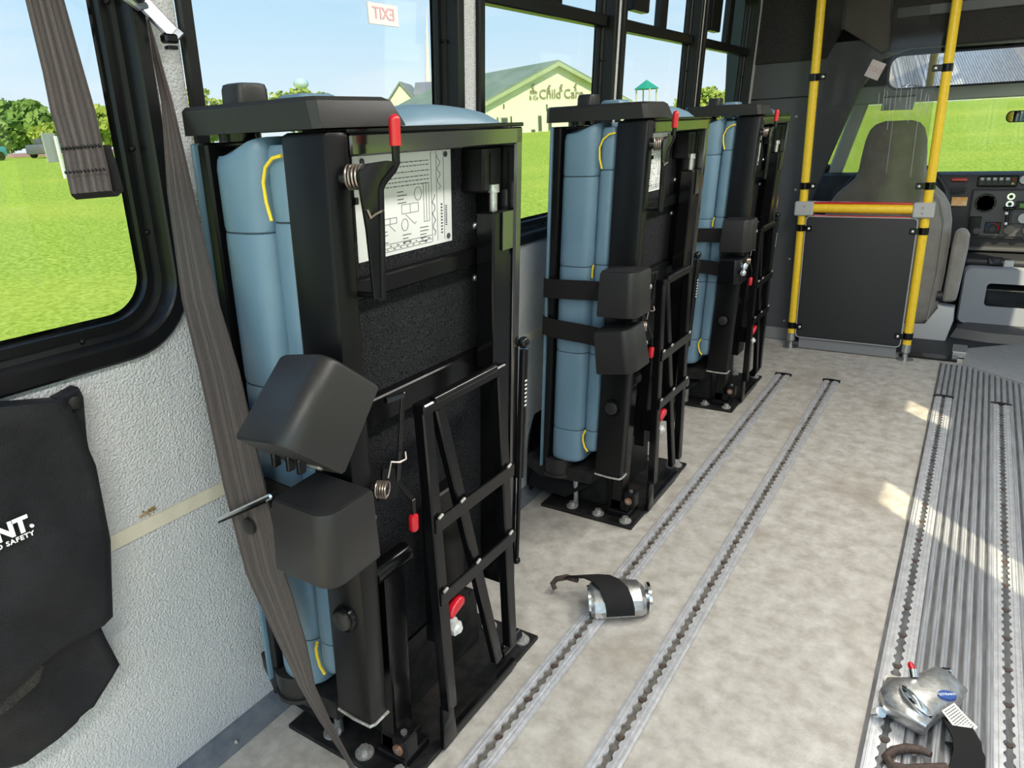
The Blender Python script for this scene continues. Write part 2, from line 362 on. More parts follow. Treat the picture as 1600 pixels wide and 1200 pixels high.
wb = struct(panel_with_holes('wall_back', 'wall', lambda m, a, b, c, d, t: m.box(a, b, -1.41, -1.35, c, d), -1.35, 1.25, -.05, 2.35, [(-1.1, 1.05, .02, 2.08)], .06))  # rear doorway invented to admit sun and sky from behind the camera
mb = MB(); mb.box(-1.25, 1.25, -1.41, 5.8, 2.2, 2.26); ceil = struct(mb.build('ceiling', 'ceil'))
for i, y in enumerate((-.6, 1.0, 2.6)):  # unseen lamps added to brighten the interior
    r = empty('ceiling_fill_light', (.15, y, 2.2), ['added fill light on the ceiling nearest the rear opening', 'added fill light on the ceiling above the near folded seat', 'added fill light on the ceiling above the far folded seats'][i], 'light', 'added ceiling fill lights')
    mb = MB(); mb.box(-.12, .12, -.55, .55, -.035, 0, .006); mb.build('housing', 'seatplastic', r)
    mb = MB(); mb.box(-.10, .10, -.52, .52, -.05, -.0351, .004); mb.build('fill_diffuser', 'fill_lamp', r)
    ld = bpy.data.lights.new('ceiling_fill', 'AREA'); ld.shape = 'RECTANGLE'; ld.size = .2 * S; ld.size_y = 1.0 * S; ld.energy = (8.5, 5.5, 10)[i]; ld.color = (1, .96, .90)
    lo = bpy.data.objects.new('fill_light', ld); COL.objects.link(lo); lo.parent = r; lo.location = (0, 0, -.06 * S)

# front bulkhead and header around the cab opening
pts = [(-1.34, 0), (-.84, 0), (-.84, .78), (-.818, .838), (-.621, 1.42), (-.527, 1.563), (-.40, 1.60), (.10, 1.585), (RX + .06, 1.585), (RX + .06, 2.3), (-1.34, 2.3)]
mb = MB(); mb.prism([(x, 4.46, z) for x, z in pts], (0, .06, 0)); bulk = struct(mb.build('wall_front', 'bulk', smooth=0))
mb = MB(); mb.prism([(x, 4.446, z) for x, z in [(-1.24, 1.585), (-.80, 1.585), (-.74, 1.70), (-.74, 2.19), (-1.24, 2.19)]], (0, .014, 0), .004); mb.build('carpet_panel', 'carpet', bulk)
mb = MB(); mb.prism([(x, 4.44, z) for x, z in [(-.725, 1.72), (-.53, 1.59), (-.47, 1.62), (-.52, 1.75), (-.52, 2.19), (-.725, 2.19)]], (0, .02, 0), .006); mb.build('pillar_carpet', 'carpetbrown', bulk)
mb = MB(); mb.box(-.50, RX, 4.43, 4.46, 1.60, 2.19, .006); mb.build('header_carpet', 'carpet', bulk)
mb = MB(); mb.box(-.48, RX, 4.415, 4.43, 1.74, 1.79, .004); mb.build('header_lip', 'bulk', bulk)
mb = MB(); mb.box(-1.22, -.845, 4.456, 4.46, 1.398, 1.404); mb.build('panel_joint', 'black', bulk)
mb = MB(); mb.box(-1.25, -.84, 4.452, 4.46, 0, .075, .002); mb.build('kick_strip', 'kick', bulk)
for x, z in ((-.90, .12), (-.90, .5), (-.90, .9), (-.93, 1.3)): MB().sphere((x, 4.459, z), .008, 8).build('panel_screw', 'zinc', bulk)
# reflection of a red and white sign, modelled as a plate on the cab trim
rt = empty('exit_sign_reflection', (-.552, 4.44, 1.51), 'reflection of a small red and white lettered sign, shown as a plate on the slanted cab trim beside the big mirror', 'sign')
mb = MB(); mb.obox((0, 0, 0), ((.80, 0, -.35), (.35, 0, .80), (0, 1, 0)), (.036, .042, .003)); mb.build('plate', 'pink', rt)
textmesh('EXIT', 'lettering', 'signred_reflection', rt, basis((0, -.004, 0), (-.80, 0, .35), (.35, 0, .80)), .035)
# ================================================================== LAWN AND WORLD OUTSIDE
def gz(x, y):
    D = math.hypot(x, y); z = -.95 + 2.0 * smooth01((D - 7) / 62) if D > 7 else -.95
    if y > 0: z += .90 * smooth01((D - 25) / 55) * smooth01((y / max(D, .1) - .965) / .02)
    return z
V = []; F = []; rad = [0, 3, 5, 7, 9, 11, 13, 15, 18, 21, 25, 30, 36, 43, 50, 58, 66, 76, 90, 110, 140, 180, 240, 320, 420]; NA = 144
for i, r in enumerate(rad):
    for k in range(NA):
        a = 2 * math.pi * k / NA; x, y = r * math.cos(a), r * math.sin(a); V.append((x, y, gz(x, y)))
for i in range(len(rad) - 1):
    for k in range(NA): F.append((i * NA + k, i * NA + (k + 1) % NA, (i + 1) * NA + (k + 1) % NA, (i + 1) * NA + k))
mb = MB(); mb.add(V, F); bmesh.ops.remove_doubles(mb.bm, verts=mb.bm.verts, dist=1e-4); gnd = struct(mb.build('ground', 'grass', smooth=80))

mb = MB(); mb.box(-1.5, 16, -18, 3.2, -.97, -.90); struct(mb.build('ground_bounce_paving', 'bounce_paving'))  # unseen paving, added for neutral bounce light instead of green
def tree(cx, cy, h, rx, m, label, n=2600, seed=1, base=None, leaf=.30):
    r = random.Random(seed); z0 = gz(cx, cy) - .1 if base is None else base
    t = empty('tree', (cx, cy, z0), label, 'tree', 'trees beyond the lawn')
    MB().tube([(0, 0, 0), (.05 * h, 0, .3 * h), (0, .02 * h, .6 * h)], [.05 * h, .035 * h, .01 * h], 8).build('trunk', 'bark', t)
    clumps = [(r.gauss(0, .42) * rx, r.gauss(0, .42) * rx, h * r.uniform(.22, .80), r.uniform(.22, .45) * rx) for _ in range(16)] + [(0, 0, h * .8, .32 * rx), (0, 0, h * .4, .6 * rx)]
    V = []; F = []
    for _ in range(n):
        c = r.choice(clumps); d = Vector((r.gauss(0, 1), r.gauss(0, 1), r.gauss(0, 1))).normalized() * c[3] * r.uniform(.55, 1.05); d.z *= .8
        p = Vector(c[:3]) + d
        if p.z > h: p.z = h - r.random() * .1 * h
        if p.z < .02 * h: p.z = .05 * h
        e1 = Vector((r.gauss(0, 1), r.gauss(0, 1), r.gauss(0, 1))).normalized(); e2 = e1.orthogonal().normalized(); q = leaf * r.uniform(.6, 1.3); o = len(V)
        V += [p - e1 * q - e2 * q * .6, p + e1 * q - e2 * q * .6, p + e1 * q * .8 + e2 * q * .7, p - e1 * q * .8 + e2 * q * .7]; F.append((o, o + 1, o + 2, o + 3))
    mb = MB(); mb.add(V, F); mb.build('foliage', m, t, smooth=0)
tree(-88, 36.5, 6.6, 4.6, 'leaf', 'tall dark green tree at the left edge of the first window', 3600, 1)
tree(-76, 36.2, 5.0, 3.4, 'leaf', 'bushy green tree left of the hanging belt', 3600, 2)
tree(-69.0, 34.4, 2.9, 1.7, 'leafy', 'low yellow green tree behind the blank sign board', 2200, 3, leaf=.22)
tree(-79.5, 44.6, 4.9, 3.0, 'leafy', 'yellow green tree right of the hanging belt', 2600, 4)
tree(-99, 69.5, 8.6, 4.2, 'leafy', 'pale green tree left above the near armrest', 2200, 5)
tree(-108, 81.5, 5.4, 4.4, 'leafy', 'low green hedge tree behind the armrest knob', 2200, 15)
tree(-89, 81, 8.6, 4.6, 'leafy', 'round pale green tree under the water tower', 2600, 6)
tree(-83, 85.5, 6.0, 4.6, 'leafy', 'low spreading tree right of the water tower', 2200, 16)
tree(-43, 134, 6.0, 5.0, 'leafy', 'pale green tree in the last window', 2600, 7)
tree(-35, 133, 4.6, 5.0, 'leafy', 'low pale tree at the right of the last window', 2200, 8)
tree(-58, 120, 4.6, 4.2, 'leafy', 'distant tree between the playground tower and window post', 2200, 9)
tree(-28, 90, 2.6, 1.6, 'leafy', 'small thin tree right of the playground tower', 900, 10, leaf=.16)
# blank sign board beside the road
r = empty('sign_board', (-35.9, 17.5, gz(-35.9, 17.5)), 'blank grey sign board on a white post left of the hanging belt', 'sign')
mb = MB(); mb.obox((0, 0, 1.35), ((-.44, .9, 0), (.9, .44, 0), (0, 0, 1)), (.42, .03, .62), .01); mb.build('board', 'seatplastic', r)
mb = MB(); mb.obox((.1, .25, .75), ((-.44, .9, 0), (.9, .44, 0), (0, 0, 1)), (.07, .05, 1.1), .01); mb.build('post', 'white', r)
for (cx, cy, col, lab) in ((-56, 22.8, 'carteal', 'teal car parked at the far left under the trees'), (-56, 27.2, 'cargrey', 'dark grey car parked below the yellow green tree')):
    r = empty('car', (cx, cy, gz(cx, cy)), lab, 'car'); ax = ((-.44, .9, 0), (.9, .44, 0), (0, 0, 1))
    mb = MB(); mb.obox((0, 0, .55), ax, (1.5, .7, .32), .12, 2); mb.build('body', col, r)
    mb = MB(); mb.obox((0, 0, 1.0), ax, (.8, .6, .28), .14, 2); mb.build('cabin', 'darkwin', r)
    for sx in (-.9, .9):
        for sy in (-.62, .62):
            c = Vector(ax[0]).normalized() * sx + Vector(ax[1]).normalized() * sy; d = Vector(ax[1]).normalized() * .1
            MB().cyl(c - d + Vector((0, 0, .28)), c + d + Vector((0, 0, .28)), .28).build('wheel', 'black', r)
mb = MB(); mb.prism([(-63, 20, gz(-63, 20) + .02), (-58, 36, gz(-58, 36) + .02), (-60, 37, gz(-60, 37) + .25), (-66, 21, gz(-66, 21) + .25)], (0, 0, .05)); tag(mb.build('road', 'earth'), 'strip of pale reddish road under the distant trees', 'road')

# day-care building with its gable towards the bus
u = Vector((-.484, .874, 0)).normalized(); rgt = Vector((u.y, -u.x, 0)); e1 = .82 * rgt + .57 * u; e2 = -.57 * rgt + .82 * u; e1.normalize(); e2.normalize()
B0 = u * 70
def bp(t, d, z): return Vector((0, 0, z)) + e1 * t + e2 * d
b = empty('day_care_building', (B0.x, B0.y, 0), 'cream building with a wide green-roofed gable and Child Care lettering', 'building')
HW, EZ, AZ = 8.1, 3.42, 6.75
mb = MB(); mb.prism([bp(-HW, 0, -.5), bp(HW, 0, -.5), bp(HW, 0, EZ), bp(0, 0, AZ), bp(-HW, 0, EZ)], e2 * 22); mb.build('walls', 'siding', b, smooth=0)
for sgn in (-1, 1):
    mb = MB(); sl_ = (AZ - EZ) / HW; ov = HW + .5
    mb.prism([bp(0, -.6, AZ + .05), bp(sgn * ov, -.6, AZ + .05 - sl_ * ov), bp(sgn * ov, -.6, AZ + .25 - sl_ * ov), bp(0, -.6, AZ + .28)], e2 * 23); mb.build('roof', 'roof', b, smooth=0)
    mb = MB(); mb.prism([bp(0, -.66, AZ - .22), bp(sgn * ov, -.66, AZ - .22 - sl_ * ov), bp(sgn * ov, -.66, AZ + .10 - sl_ * ov), bp(0, -.66, AZ + .12)], e2 * .06); mb.build('fascia', 'trim', b, smooth=0)
for t0, z0, ww, hh in ((-5.6, 1.85, .36, .55), (-1.85, 1.75, .20, .72), (-.75, 1.80, .20, .72), (-2.6, .9, .22, .4), (.6, 1.0, .3, .4), (-1.05, 3.1, .08, .28), (-4.9, 1.9, .08, .6), (-6.3, 1.85, .08, .6), (-5.6, 3.3, .06, .2)):
    mb = MB(); mb.obox(bp(t0, -.03, z0), (e1, e2, (0, 0, 1)), (ww, .04, hh)); f = mb.build('window', 'trim', b)
    mb = MB(); mb.obox(bp(t0, -.08, z0), (e1, e2, (0, 0, 1)), (ww * .8, .02, hh * .88)); mb.build('window_pane', 'darkwin', f)
textmesh('Child Care', 'lettering', 'letters', b, basis(bp(.60, -.1, 4.20), e1, (0, 0, 1)), 1.12, .03)
textmesh('Kids\n& Co', 'lettering', 'letters', b, basis(bp(-2.45, -.1, 4.18), e1, (0, 0, 1)), .46, .03)
for t0, z0 in ((-2.5, 4.82), (-.78, 4.72), (.56, 4.76), (2.17, 4.80)):
    mb = MB(); c = bp(t0, -.1, z0); Z = lambda q: Vector((0, 0, q)); mb.obox(c, (e1, e2, (0, 0, 1)), (.07, .04, .14)); mb.obox(c + Z(.22), (e1, e2, (0, 0, 1)), (.06, .04, .06), .03)
    mb.bar(c + Z(.1), c + e1 * .2 + Z(.25), .06, .07, e2); mb.bar(c + Z(.1), c - e1 * .17, .06, .07, e2)
    mb.bar(c + Z(-.12), c + e1 * .11 + Z(-.32), .07, .07, e2); mb.bar(c + Z(-.12), c - e1 * .1 + Z(-.32), .07, .07, e2)
    mb.build('child_figure', 'letters', b)
# lower house wing behind
Pw = Vector((-52.2, 60.7, 0)) * 1.32; ew = rgt; eb = u
w2 = empty('low_house', (Pw.x, Pw.y, 0), 'low house with grey shingle roof and small cream gable left of the big building', 'building')
def wp(t, d, z): return ew * t * 1.32 + eb * d + Vector((0, 0, 1.3 + (z - 1.3) * 1.32))
mb = MB(); mb.prism([wp(-1.9, 0, 0), wp(2.6, 0, 0), wp(2.6, 0, 3.4), wp(.3, 0, 6.25), wp(-1.9, 0, 3.6)], eb * 8); mb.build('gable_walls', 'siding', w2, smooth=0)
for sgn, ex in ((-1, 2.6), (1, 3.1)):
    mb = MB(); mb.prism([wp(.3, -.3, 6.3), wp(.3 + sgn * ex, -.3, 6.3 - ex * 1.2), wp(.3 + sgn * ex, -.3, 6.5 - ex * 1.2), wp(.3, -.3, 6.55)], eb * 8.5); mb.build('gable_roof', 'roofgrey', w2, smooth=0)
mb = MB(); mb.prism([wp(-4.6, 2, 0), wp(8.5, 2, 0), wp(8.5, 2, 4.6), wp(-4.6, 2, 4.6)], eb * 6); mb.build('long_walls', 'siding', w2, smooth=0)
mb = MB(); mb.prism([wp(1.2, 1.6, 4.45), wp(9.0, 1.6, 4.45), wp(8.6, 5, 6.45), wp(1.2, 5, 6.45)], (0, 0, .2)); mb.build('long_roof', 'roofgrey', w2, smooth=0)
mb = MB(); mb.prism([wp(-5, 1.6, 4.1), wp(-.6, 1.6, 4.1), wp(-.6, 5, 5.0), wp(-4.2, 5, 5.0)], (0, 0, .2)); mb.build('side_roof', 'roofgrey', w2, smooth=0)
# playground tower
Pp = Vector((-22.76, 55.5, 0)); gp = gz(Pp.x, Pp.y)
pt = empty('playground_tower', (Pp.x, Pp.y, gp), 'playground tower with a pointed teal roof and cream posts', 'play tower')
hz = 3.85 - gp
mb = MB()
apex = Vector((0, 0, hz + .62)); rr_ = .92; ring = [Vector((math.cos(a) * rr_, math.sin(a) * rr_, hz)) for a in (0.3 + i * math.pi / 4 for i in range(8))]
mb.add(ring + [apex] + [Vector((p.x, p.y, hz - .06)) for p in ring], [(i, (i + 1) % 8, 8) for i in range(8)] + [(i, (i + 1) % 8, 9 + (i + 1) % 8, 9 + i) for i in range(8)]); mb.build('roof', 'teal', pt, smooth=0)
for a in (.7, 2.27, 3.84, 5.41): MB().cyl((math.cos(a) * .8, math.sin(a) * .8, -.3), (math.cos(a) * .8, math.sin(a) * .8, hz), .06, n=10).build('post', 'playpost', pt)
mb = MB(); mb.box(-.7, .7, -.7, .7, hz - 1.6, hz - 1.5); mb.build('deck', 'playpost', pt)
for sgn in (-1, 1): MB().box(-.6, .6, sgn * .62 - .03, sgn * .62 + .03, hz - 1.5, hz - 1.05).build('panel', 'playblue', pt)
# steeple reflection in the glass, modelled as a far solid; water tower on the skyline
MB().tube([(-93.6, 117.6, .8), (-93.6, 117.6, 7), (-92.6, 118.1, 23.8)], [.8, .75, .02], 8).build('spire_reflection', 'spire_reflection')
tag(bpy.data.objects['spire_reflection'], 'reflection of a slender white steeple, modelled solid, above the grey roof in the second window', 'spire_reflection')
wt = empty('water_tower', (-147.5, 135, 6), 'pale blue water tower on the skyline above the near armrest', 'water tower')
MB().sphere((0, 0, 8.7), 1.9, 16, .75).build('tank', 'tower', wt)
for k in range(5):
    a = k * 2 * math.pi / 5; MB().cyl((math.cos(a) * 1.5, math.sin(a) * 1.5, -6), (math.cos(a) * 1.2, math.sin(a) * 1.2, 8.4), .14, n=6).build('leg', 'tower', wt)
# fence and pale houses at the top of the rise in front of the bus
for i, (x, y, ww, hh, lab) in enumerate(((-7.5, 84, 1.6, 2.0, 'pale bungalow behind the rise, left of the yellow barrier pole'), (.5, 86, 2.4, 1.7, 'cream bungalow behind the rise, right of the yellow barrier pole'), (8, 86, 2.6, 2.2, 'white bungalow at the right end of the windscreen'))):
    z0 = gz(x, y); h = empty('bungalow', (x, y, z0), lab, 'house', 'houses on the rise')
    MB().box(-ww, ww, 0, 4, -.3, hh * .62).build('walls', 'siding', h, smooth=0)
    mb = MB(); mb.prism([(-ww - .3, -.4, hh * .6), (ww + .3, -.4, hh * .6), (ww * .8, 2, hh), (-ww * .8, 2, hh)], (0, 0, .12)); mb.build('roof', 'roofgrey', h, smooth=0)
    for q in (-.5, .4): MB().box(ww * q - .25, ww * q + .25, -.05, .02, hh * .15, hh * .5).build('window', 'darkwin', h, smooth=0)
for i in range(9):
    x = -11 + i * 2.8; y = 78; r = empty('fence_panel', (x, y, gz(x, y)), 'white rail fence panel on the crest of the rise, number %s from the left' % ('one two three four five six seven eight nine'.split()[i]), 'fence', 'fence along the rise')
    for dx in (-1.3, 1.3): MB().box(dx - .08, dx + .08, -.05, .05, -.3, 1.05).build('post', 'white', r, smooth=0)
    for zz in (.35, .75): MB().box(-1.4, 1.4, -.03, .03, zz, zz + .14).build('rail', 'white', r, smooth=0)
# ================================================================== FLOOR TRACKS
def track(xc, y0, y1, bolts0, label, hw=.036):
    t = empty('floor_track', (xc, (y0 + y1) / 2, 0), label, 'track', 'anchor tracks set into the floor')
    ym = (y0 + y1) / 2; P = .0325; rh = .0115; sw = .0062; n = int((y1 - y0) / P * 10)
    ys = [y0 + (y1 - y0) * i / n for i in range(n + 1)]
    def hw_(y):
        d = abs(((y - bolts0) / P + .5) % 1 - .5) * P
        return max(sw, math.sqrt(max(0, rh * rh - d * d)))
    mb = MB(); B_ = .0034
    for sg in (-1, 1):
        V = []; F = []
        lv = [(None, .0018), (None, .0075), (.0165, .0075), (.0172, .0105), (.0195, .0105), (.0202, .0070), (.026, .0070), (.0268, .0095), (.0288, .0095), (.0296, .0066), (hw - .001, .0060), (hw, .0030)]
        for y in ys:
            h = hw_(y)
            for d, z in lv: V.append((sg * (h if d is None else d), y - ym, z))
        m_ = len(lv)
        for i in range(n):
            for k in range(m_ - 1): F.append((i * m_ + k, i * m_ + k + 1, (i + 1) * m_ + k + 1, (i + 1) * m_ + k))
        mb.add(V, F)
    mb.build('rail', 'track', t, smooth=25)
    mb = MB(); mb.box(-.016, .016, y0 - ym, y1 - ym, .0004, .0018); mb.build('slot', 'slot', t, smooth=0)
    mb = MB(); mb.prism([(-hw - .006, y1 - ym - .012, 0), (hw + .006, y1 - ym - .012, 0), (hw + .006, y1 - ym + .004, 0), (0, y1 - ym + .014, 0), (-hw - .006, y1 - ym + .004, 0)], (0, 0, .011), .002); mb.build('end_cap', 'blacksat', t)
    me = None; y = bolts0
    while y > y0: y -= .130
    y += .130
    while y < y1:
        if me is None:
            o = MB().cyl((0, 0, .0019), (0, 0, .0055), .0088, .0075, n=10).build('screw', 'rust', t); me = o.data
        else:
            o = bpy.data.objects.new('screw', me); COL.objects.link(o); o.parent = t
        o.location = Vector((0, y - ym, 0)) * S; y += .130
track(-.744, .3, 3.785, 1.007, 'steel anchor track in the vinyl floor nearest the folded seats')
track(-.505, .3, 3.785, 1.141, 'steel anchor track in the vinyl floor second from the folded seats')
track(-.003, .3, 3.765, 1.423, 'steel anchor track along the left edge of the ribbed aisle')
track(.226, .3, 3.765, 1.538, 'steel anchor track down the ribbed aisle, rightmost of four')

# ================================================================== FOLDED SEATS
XO, YO = -1.01, .28
sh = lambda p: (p[0] - XO + K * p[2], p[1] - YO, p[2])     # (a, y, z) in the leaning seat -> seat local
ns = lambda p: (p[0] - XO, p[1] - YO, p[2])
def cover_mesh(name, m, parent, c, rot, top_m=None, size=1.0):
    """moulded buckle housing: flat back, one big rounded corner towards the aisle"""
    w_, d_, h_ = .058 * size, .050 * size, .062 * size
    plan = [(-w_, d_), (-w_, -d_ * .75), (-w_ * .92, -d_)]
    for i in range(9):
        a = math.radians(-90 + 90 * i / 8); plan.append((w_ - .034 + .034 * math.cos(a) + .004, -d_ + .034 + .034 * math.sin(a)))
    plan += [(w_ + .006, d_)]
    Rm = rot if isinstance(rot, Matrix) else Euler(rot).to_matrix()
    def ring(z, k): return [sh(Vector(c) + Rm @ Vector((x * k, y * k, z))) for x, y in plan]
    mb = MB(); mb.loft([ring(-h_, .96), ring(-h_ + .005, 1.0), ring(h_ - .006, .93), ring(h_ - .001, .90)])
    o = mb.build(name, m, parent, smooth=40)
    mb = MB(); mb.loft([ring(h_ - .001, .88), ring(h_ + .002, .86)]); mb.build('top_pad', 'foam', o)
    return o
sq = lambda v: math.copysign(abs(v) ** .72, v)
def cushion(name, parent, a0, a1, y0, y1, z0, z1, seams, topfun=None, r=None):
    th = a1 - a0; r = r or th * .5; zs = []
    z = z0
    lev = [z0, z0 + .006, z0 + .02]
    for s_ in seams: lev += [s_ - .012, s_ - .002, s_, s_ + .002, s_ + .012]
    k = z0 + .06
    while k < z1 - .03:
        if all(abs(k - s_) > .03 for s_ in seams): lev.append(k)
        k += .05
    lev += [z1 - .02, z1 - .006, z1]; lev = sorted(set(round(q, 4) for q in lev))
    rings = []
    for z in lev:
        ins = 0
        if z <= z0 + .003: ins = .010
        elif z >= z1 - .003: ins = .005
        elif z <= z0 + .01 or z >= z1 - .01: ins = .002
        if any(abs(z - s_) < .0015 for s_ in seams): ins = .004
        if any(.0015 <= abs(z - s_) < .004 for s_ in seams): ins = .001
        pl = []
        for i in range(13):
            pl.append(((a0 + a1) / 2 + (th / 2 - ins) * sq(math.cos(math.radians(180 + 180 * i / 12))), y0 + r + (r - ins) * sq(math.sin(math.radians(180 + 180 * i / 12)))))
        pl += [(a1 - ins, (y0 + y1) / 2), (a1 - ins, y1 - ins), (a0 + ins, y1 - ins), (a0 + ins, (y0 + y1) / 2)]
        dz = 0
        rings.append([sh((x, y, z + (topfun(x) * smooth01((z - z1 + .12) / .12) if topfun else 0))) for x, y in pl])
    mb = MB(); mb.loft(rings); o = mb.build(name, 'vinyl', parent, smooth=50)
    for s_ in seams:
        mb = MB(); pl = []
        for i in range(13):
            a = math.radians(180 + 180 * i / 12); pl.append(sh(((a0 + a1) / 2 + (th / 2 - .0032) * sq(math.cos(a)), y0 + r + (r - .0032) * sq(math.sin(a)), s_)))
        mb.tube(pl, .0018, 6); mb.build('seam', 'seam', o)
    return o

def make_seat(idx, y0, label):
    R_ = empty('folding_seat', (XO, y0 + YO, 0), label, 'seat', 'folded bus seats along the left wall')
    p = lambda: MB(sh); q = lambda: MB(ns)
    # --- base (stands upright on the floor)
    mb = q(); mb.box(-1.19, -.834, 0, .555, 0.0, .012, .002); base = mb.build('base_plate', 'dirtyblack', R_)
    for bx, by in ((-1.078, .035), (-.973, .030), (-.868, .027), (-.862, .515), (-.97, .520), (-1.078, .520)):
        mb = q(); mb.cyl((bx, by, .012), (bx, by, .0165), .021, n=20); mb.cyl((bx, by, .0165), (bx, by, .030), .0125, .0115, n=6); mb.build('anchor_bolt', 'zinc', base)
    mb = q(); mb.box(-1.10, -.965, .09, .47, .012, .17, .006); mb.build('pedestal', 'dirtyblack', R_)
    mb = q(); mb.box(-.945, -.862, .040, .124, .012, .036, .004); mb.box(-.938, -.872, .050, .112, .036, .075, .003); mb.build('pedestal_foot', 'blacksat', R_)
    mb = q(); mb.prism([(-1.24, .0, .15), (-1.17, -.03, .14), (-.97, -.03, .155), (-.955, .05, .16), (-.955, .42, .16), (-1.24, .42, .16)], (0, 0, .05), .006); mb.build('hinge_tray', 'dirtyblack', R_)
    mb = q(); mb.prism([(-1.255, .02, .06), (-1.10, .02, .05), (-1.02, .05, .10), (-1.02, .09, .15), (-1.255, .09, .17)], (0, .03, 0), .003); mb.build('rear_bracket', 'blacksat', R_)
    mb = q(); mb.cyl((-1.108, .005, .160), (-1.108, .005, .170), .058, n=28); mb.cyl((-1.108, .005, .170), (-1.108, .005, .228), .053, .056, n=28); mb.build('swivel_cap', 'plastic', R_)
    mb = q(); mb.cyl((-1.07, .05, .012), (-1.07, .05, .165), .010, n=10); mb.build('swivel_pin', 'steel', R_)
    mb = q(); mb.box(-.872, -.832, .018, .058, .075, .125, .004); blk = mb.build('latch_block', 'blacksat', R_)
    mb = q(); mb.tube([(-.852, .0175, .100), (-.852, .012, .100)], .0125, 14); mb.build('bush', 'bronze', blk)
    mb = q(); mb.cyl((-.852, .0118, .100), (-.852, .011, .100), .0055, n=10); mb.cyl((-.852, .038, .125), (-.852, .038, .130), .007, n=10); mb.build('bush_hole', 'steel', blk)
    # --- leaning seat frame
    mb = p(); mb.box(-.968, -.873, -.039, .010, .205, 1.311, .009, 2); mb.build('side_column', 'blacksat', R_)
    mb = p(); mb.tube([(-.966, -.037, .2055), (-.92, -.040, .2045), (-.877, -.040, .2055), (-.872, -.030, .2055), (-.872, .008, .2055)], .0035, 6); mb.build('weld_bead', 'zinc', R_)
    mb = p(); mb.box(-.897, -.872, .010, .489, 1.274, 1.306, .003); mb.build('top_rail', 'blackgloss', R_)
    mb = p(); mb.box(-.968, -.871, .004, .491, 1.3065, 1.314, .002); mb.build('top_plate', 'black', R_)
    mb = p(); mb.box(-.968, -.872, .464, .490, .215, 1.306, .004); mb.build('front_rail', 'blackgloss', R_)
    mb = p(); mb.box(-.900, -.879, .448, .4635, .30, 1.06, .002); mb.build('rail_lip', 'black', R_)
    mb = p(); mb.box(-.968, -.960, .010, .464, .23, 1.302); mb.build('felt_panel', 'felt', R_)
    mb = p(); mb.box(-.962, -.935, .010, .464, .795, .850, .003); mb.build('cross_bar', 'black', R_)
    mb = p(); mb.box(-.955, -.930, .010, .464, 1.040, 1.074, .003); mb.build('cross_bar', 'black', R_)
    mb = p(); mb.box(-.959, -.905, .398, .463, 1.186, 1.272, .004); mb.box(-.905, -.903, .42, .44, 1.2, 1.26); mb.build('lock_box', 'blacksat', R_)
    mb = p(); mb.box(-.958, -.915, .445, .463, .86, 1.19, .003); mb.build('inner_flange', 'black', R_)
    mb = p(); mb.box(-.925, -.880, .398, .462, .82, 1.150, .004); ip = mb.build('inner_post', 'black', R_)
    mb = p(); mb.box(-.879, -.875, .424, .4625, 1.07, 1.148, .001); mb.build('post_plate', 'blackgloss', ip)
    mb = p(); mb.cyl((-.903, .430, 1.150), (-.903, .430, 1.185), .0085, n=12); mb.cyl((-.903, .430, 1.185), (-.903, .430, 1.200), .013, .012, n=12); mb.build('post_bolt', 'steel', ip)
    for yy, zz in ((.445, 1.115), (.444, 1.005)):
        mb = p(); mb.sphere((-.960, yy, zz), .008, 10); mb.build('rivet', 'steel', R_)
    # --- data plate
    mb = p(); mb.box(-.9598, -.9585, .098, .364, 1.097, 1.280); lb = mb.build('data_plate', 'label', R_)
    mb = p(); rr = random.Random(5)
    AL = -.9583
    def line(ya, yb, za, zb, t=.0008):
        a_ = Vector((AL, ya, za)); b_ = Vector((AL, yb, zb)); mb.bar(a_, b_, .0006, t, (1, 0, 0))
    for k, zz in enumerate((1.255, 1.248, 1.238, 1.229, 1.222, 1.215)):
        y = .175 if k > 0 else .205
        while y < .292:
            L = rr.uniform(.004, .011); line(y, min(y + L, .295), zz, zz, .0015); y += L + .003
    for bx, bz, nn in ((.205, 1.205, 4), (.265, 1.135, 5), (.215, 1.128, 3), (.150, 1.14, 4)):
        for k in range(nn): line(bx, bx + rr.uniform(.014, .026), bz - k * .0065, bz - k * .0065, .0014)
    for (a_, b_, c_, d_) in ((.215, .262, 1.166, 1.182), (.165, .20, 1.152, 1.162), (.278, .294, 1.145, 1.215)):
        line(a_, b_, c_, c_); line(a_, b_, d_, d_); line(a_, a_, c_, d_); line(b_, b_, c_, d_); line((a_ + b_) / 2, (a_ + b_) / 2, c_, d_, .0008)
    line(.225, .25, 1.164, 1.145); line(.25, .255, 1.145, 1.148); line(.18, .195, 1.150, 1.138)
    for cy, cz, rd in ((.262, 1.198, .010), (.222, 1.146, .009)):
        for k in range(14): a0 = 2 * math.pi * k / 14; a1 = 2 * math.pi * (k + 1) / 14; line(cy + rd * math.cos(a0), cy + rd * math.cos(a1), cz + 1.2 * rd * math.sin(a0), cz + 1.2 * rd * math.sin(a1), .0009)
    for zz in (1.104, 1.110, 1.117): line(.165, .300, zz, zz, .0008)
    for k in range(14): line(.17 + k * .009, .17 + k * .009 + rr.uniform(.003, .007), 1.107 + (k % 2) * .006, 1.107 + (k % 2) * .006, .0018)
    for yy in (.302, .318, .340): line(yy, yy, 1.104, 1.270, .0008)
    for k in range(10): line(.332, .332, 1.116 + k * .006, 1.119 + k * .006, .005); line(.346, .346, 1.13 + k * .004, 1.132 + k * .004, .006)
    for k in range(11): line(.308 + .005 * math.sin(k * 1.9), .308 + .005 * math.sin((k + 1) * 1.9), 1.115 + k * .007, 1.115 + (k + 1) * .007, .0014)
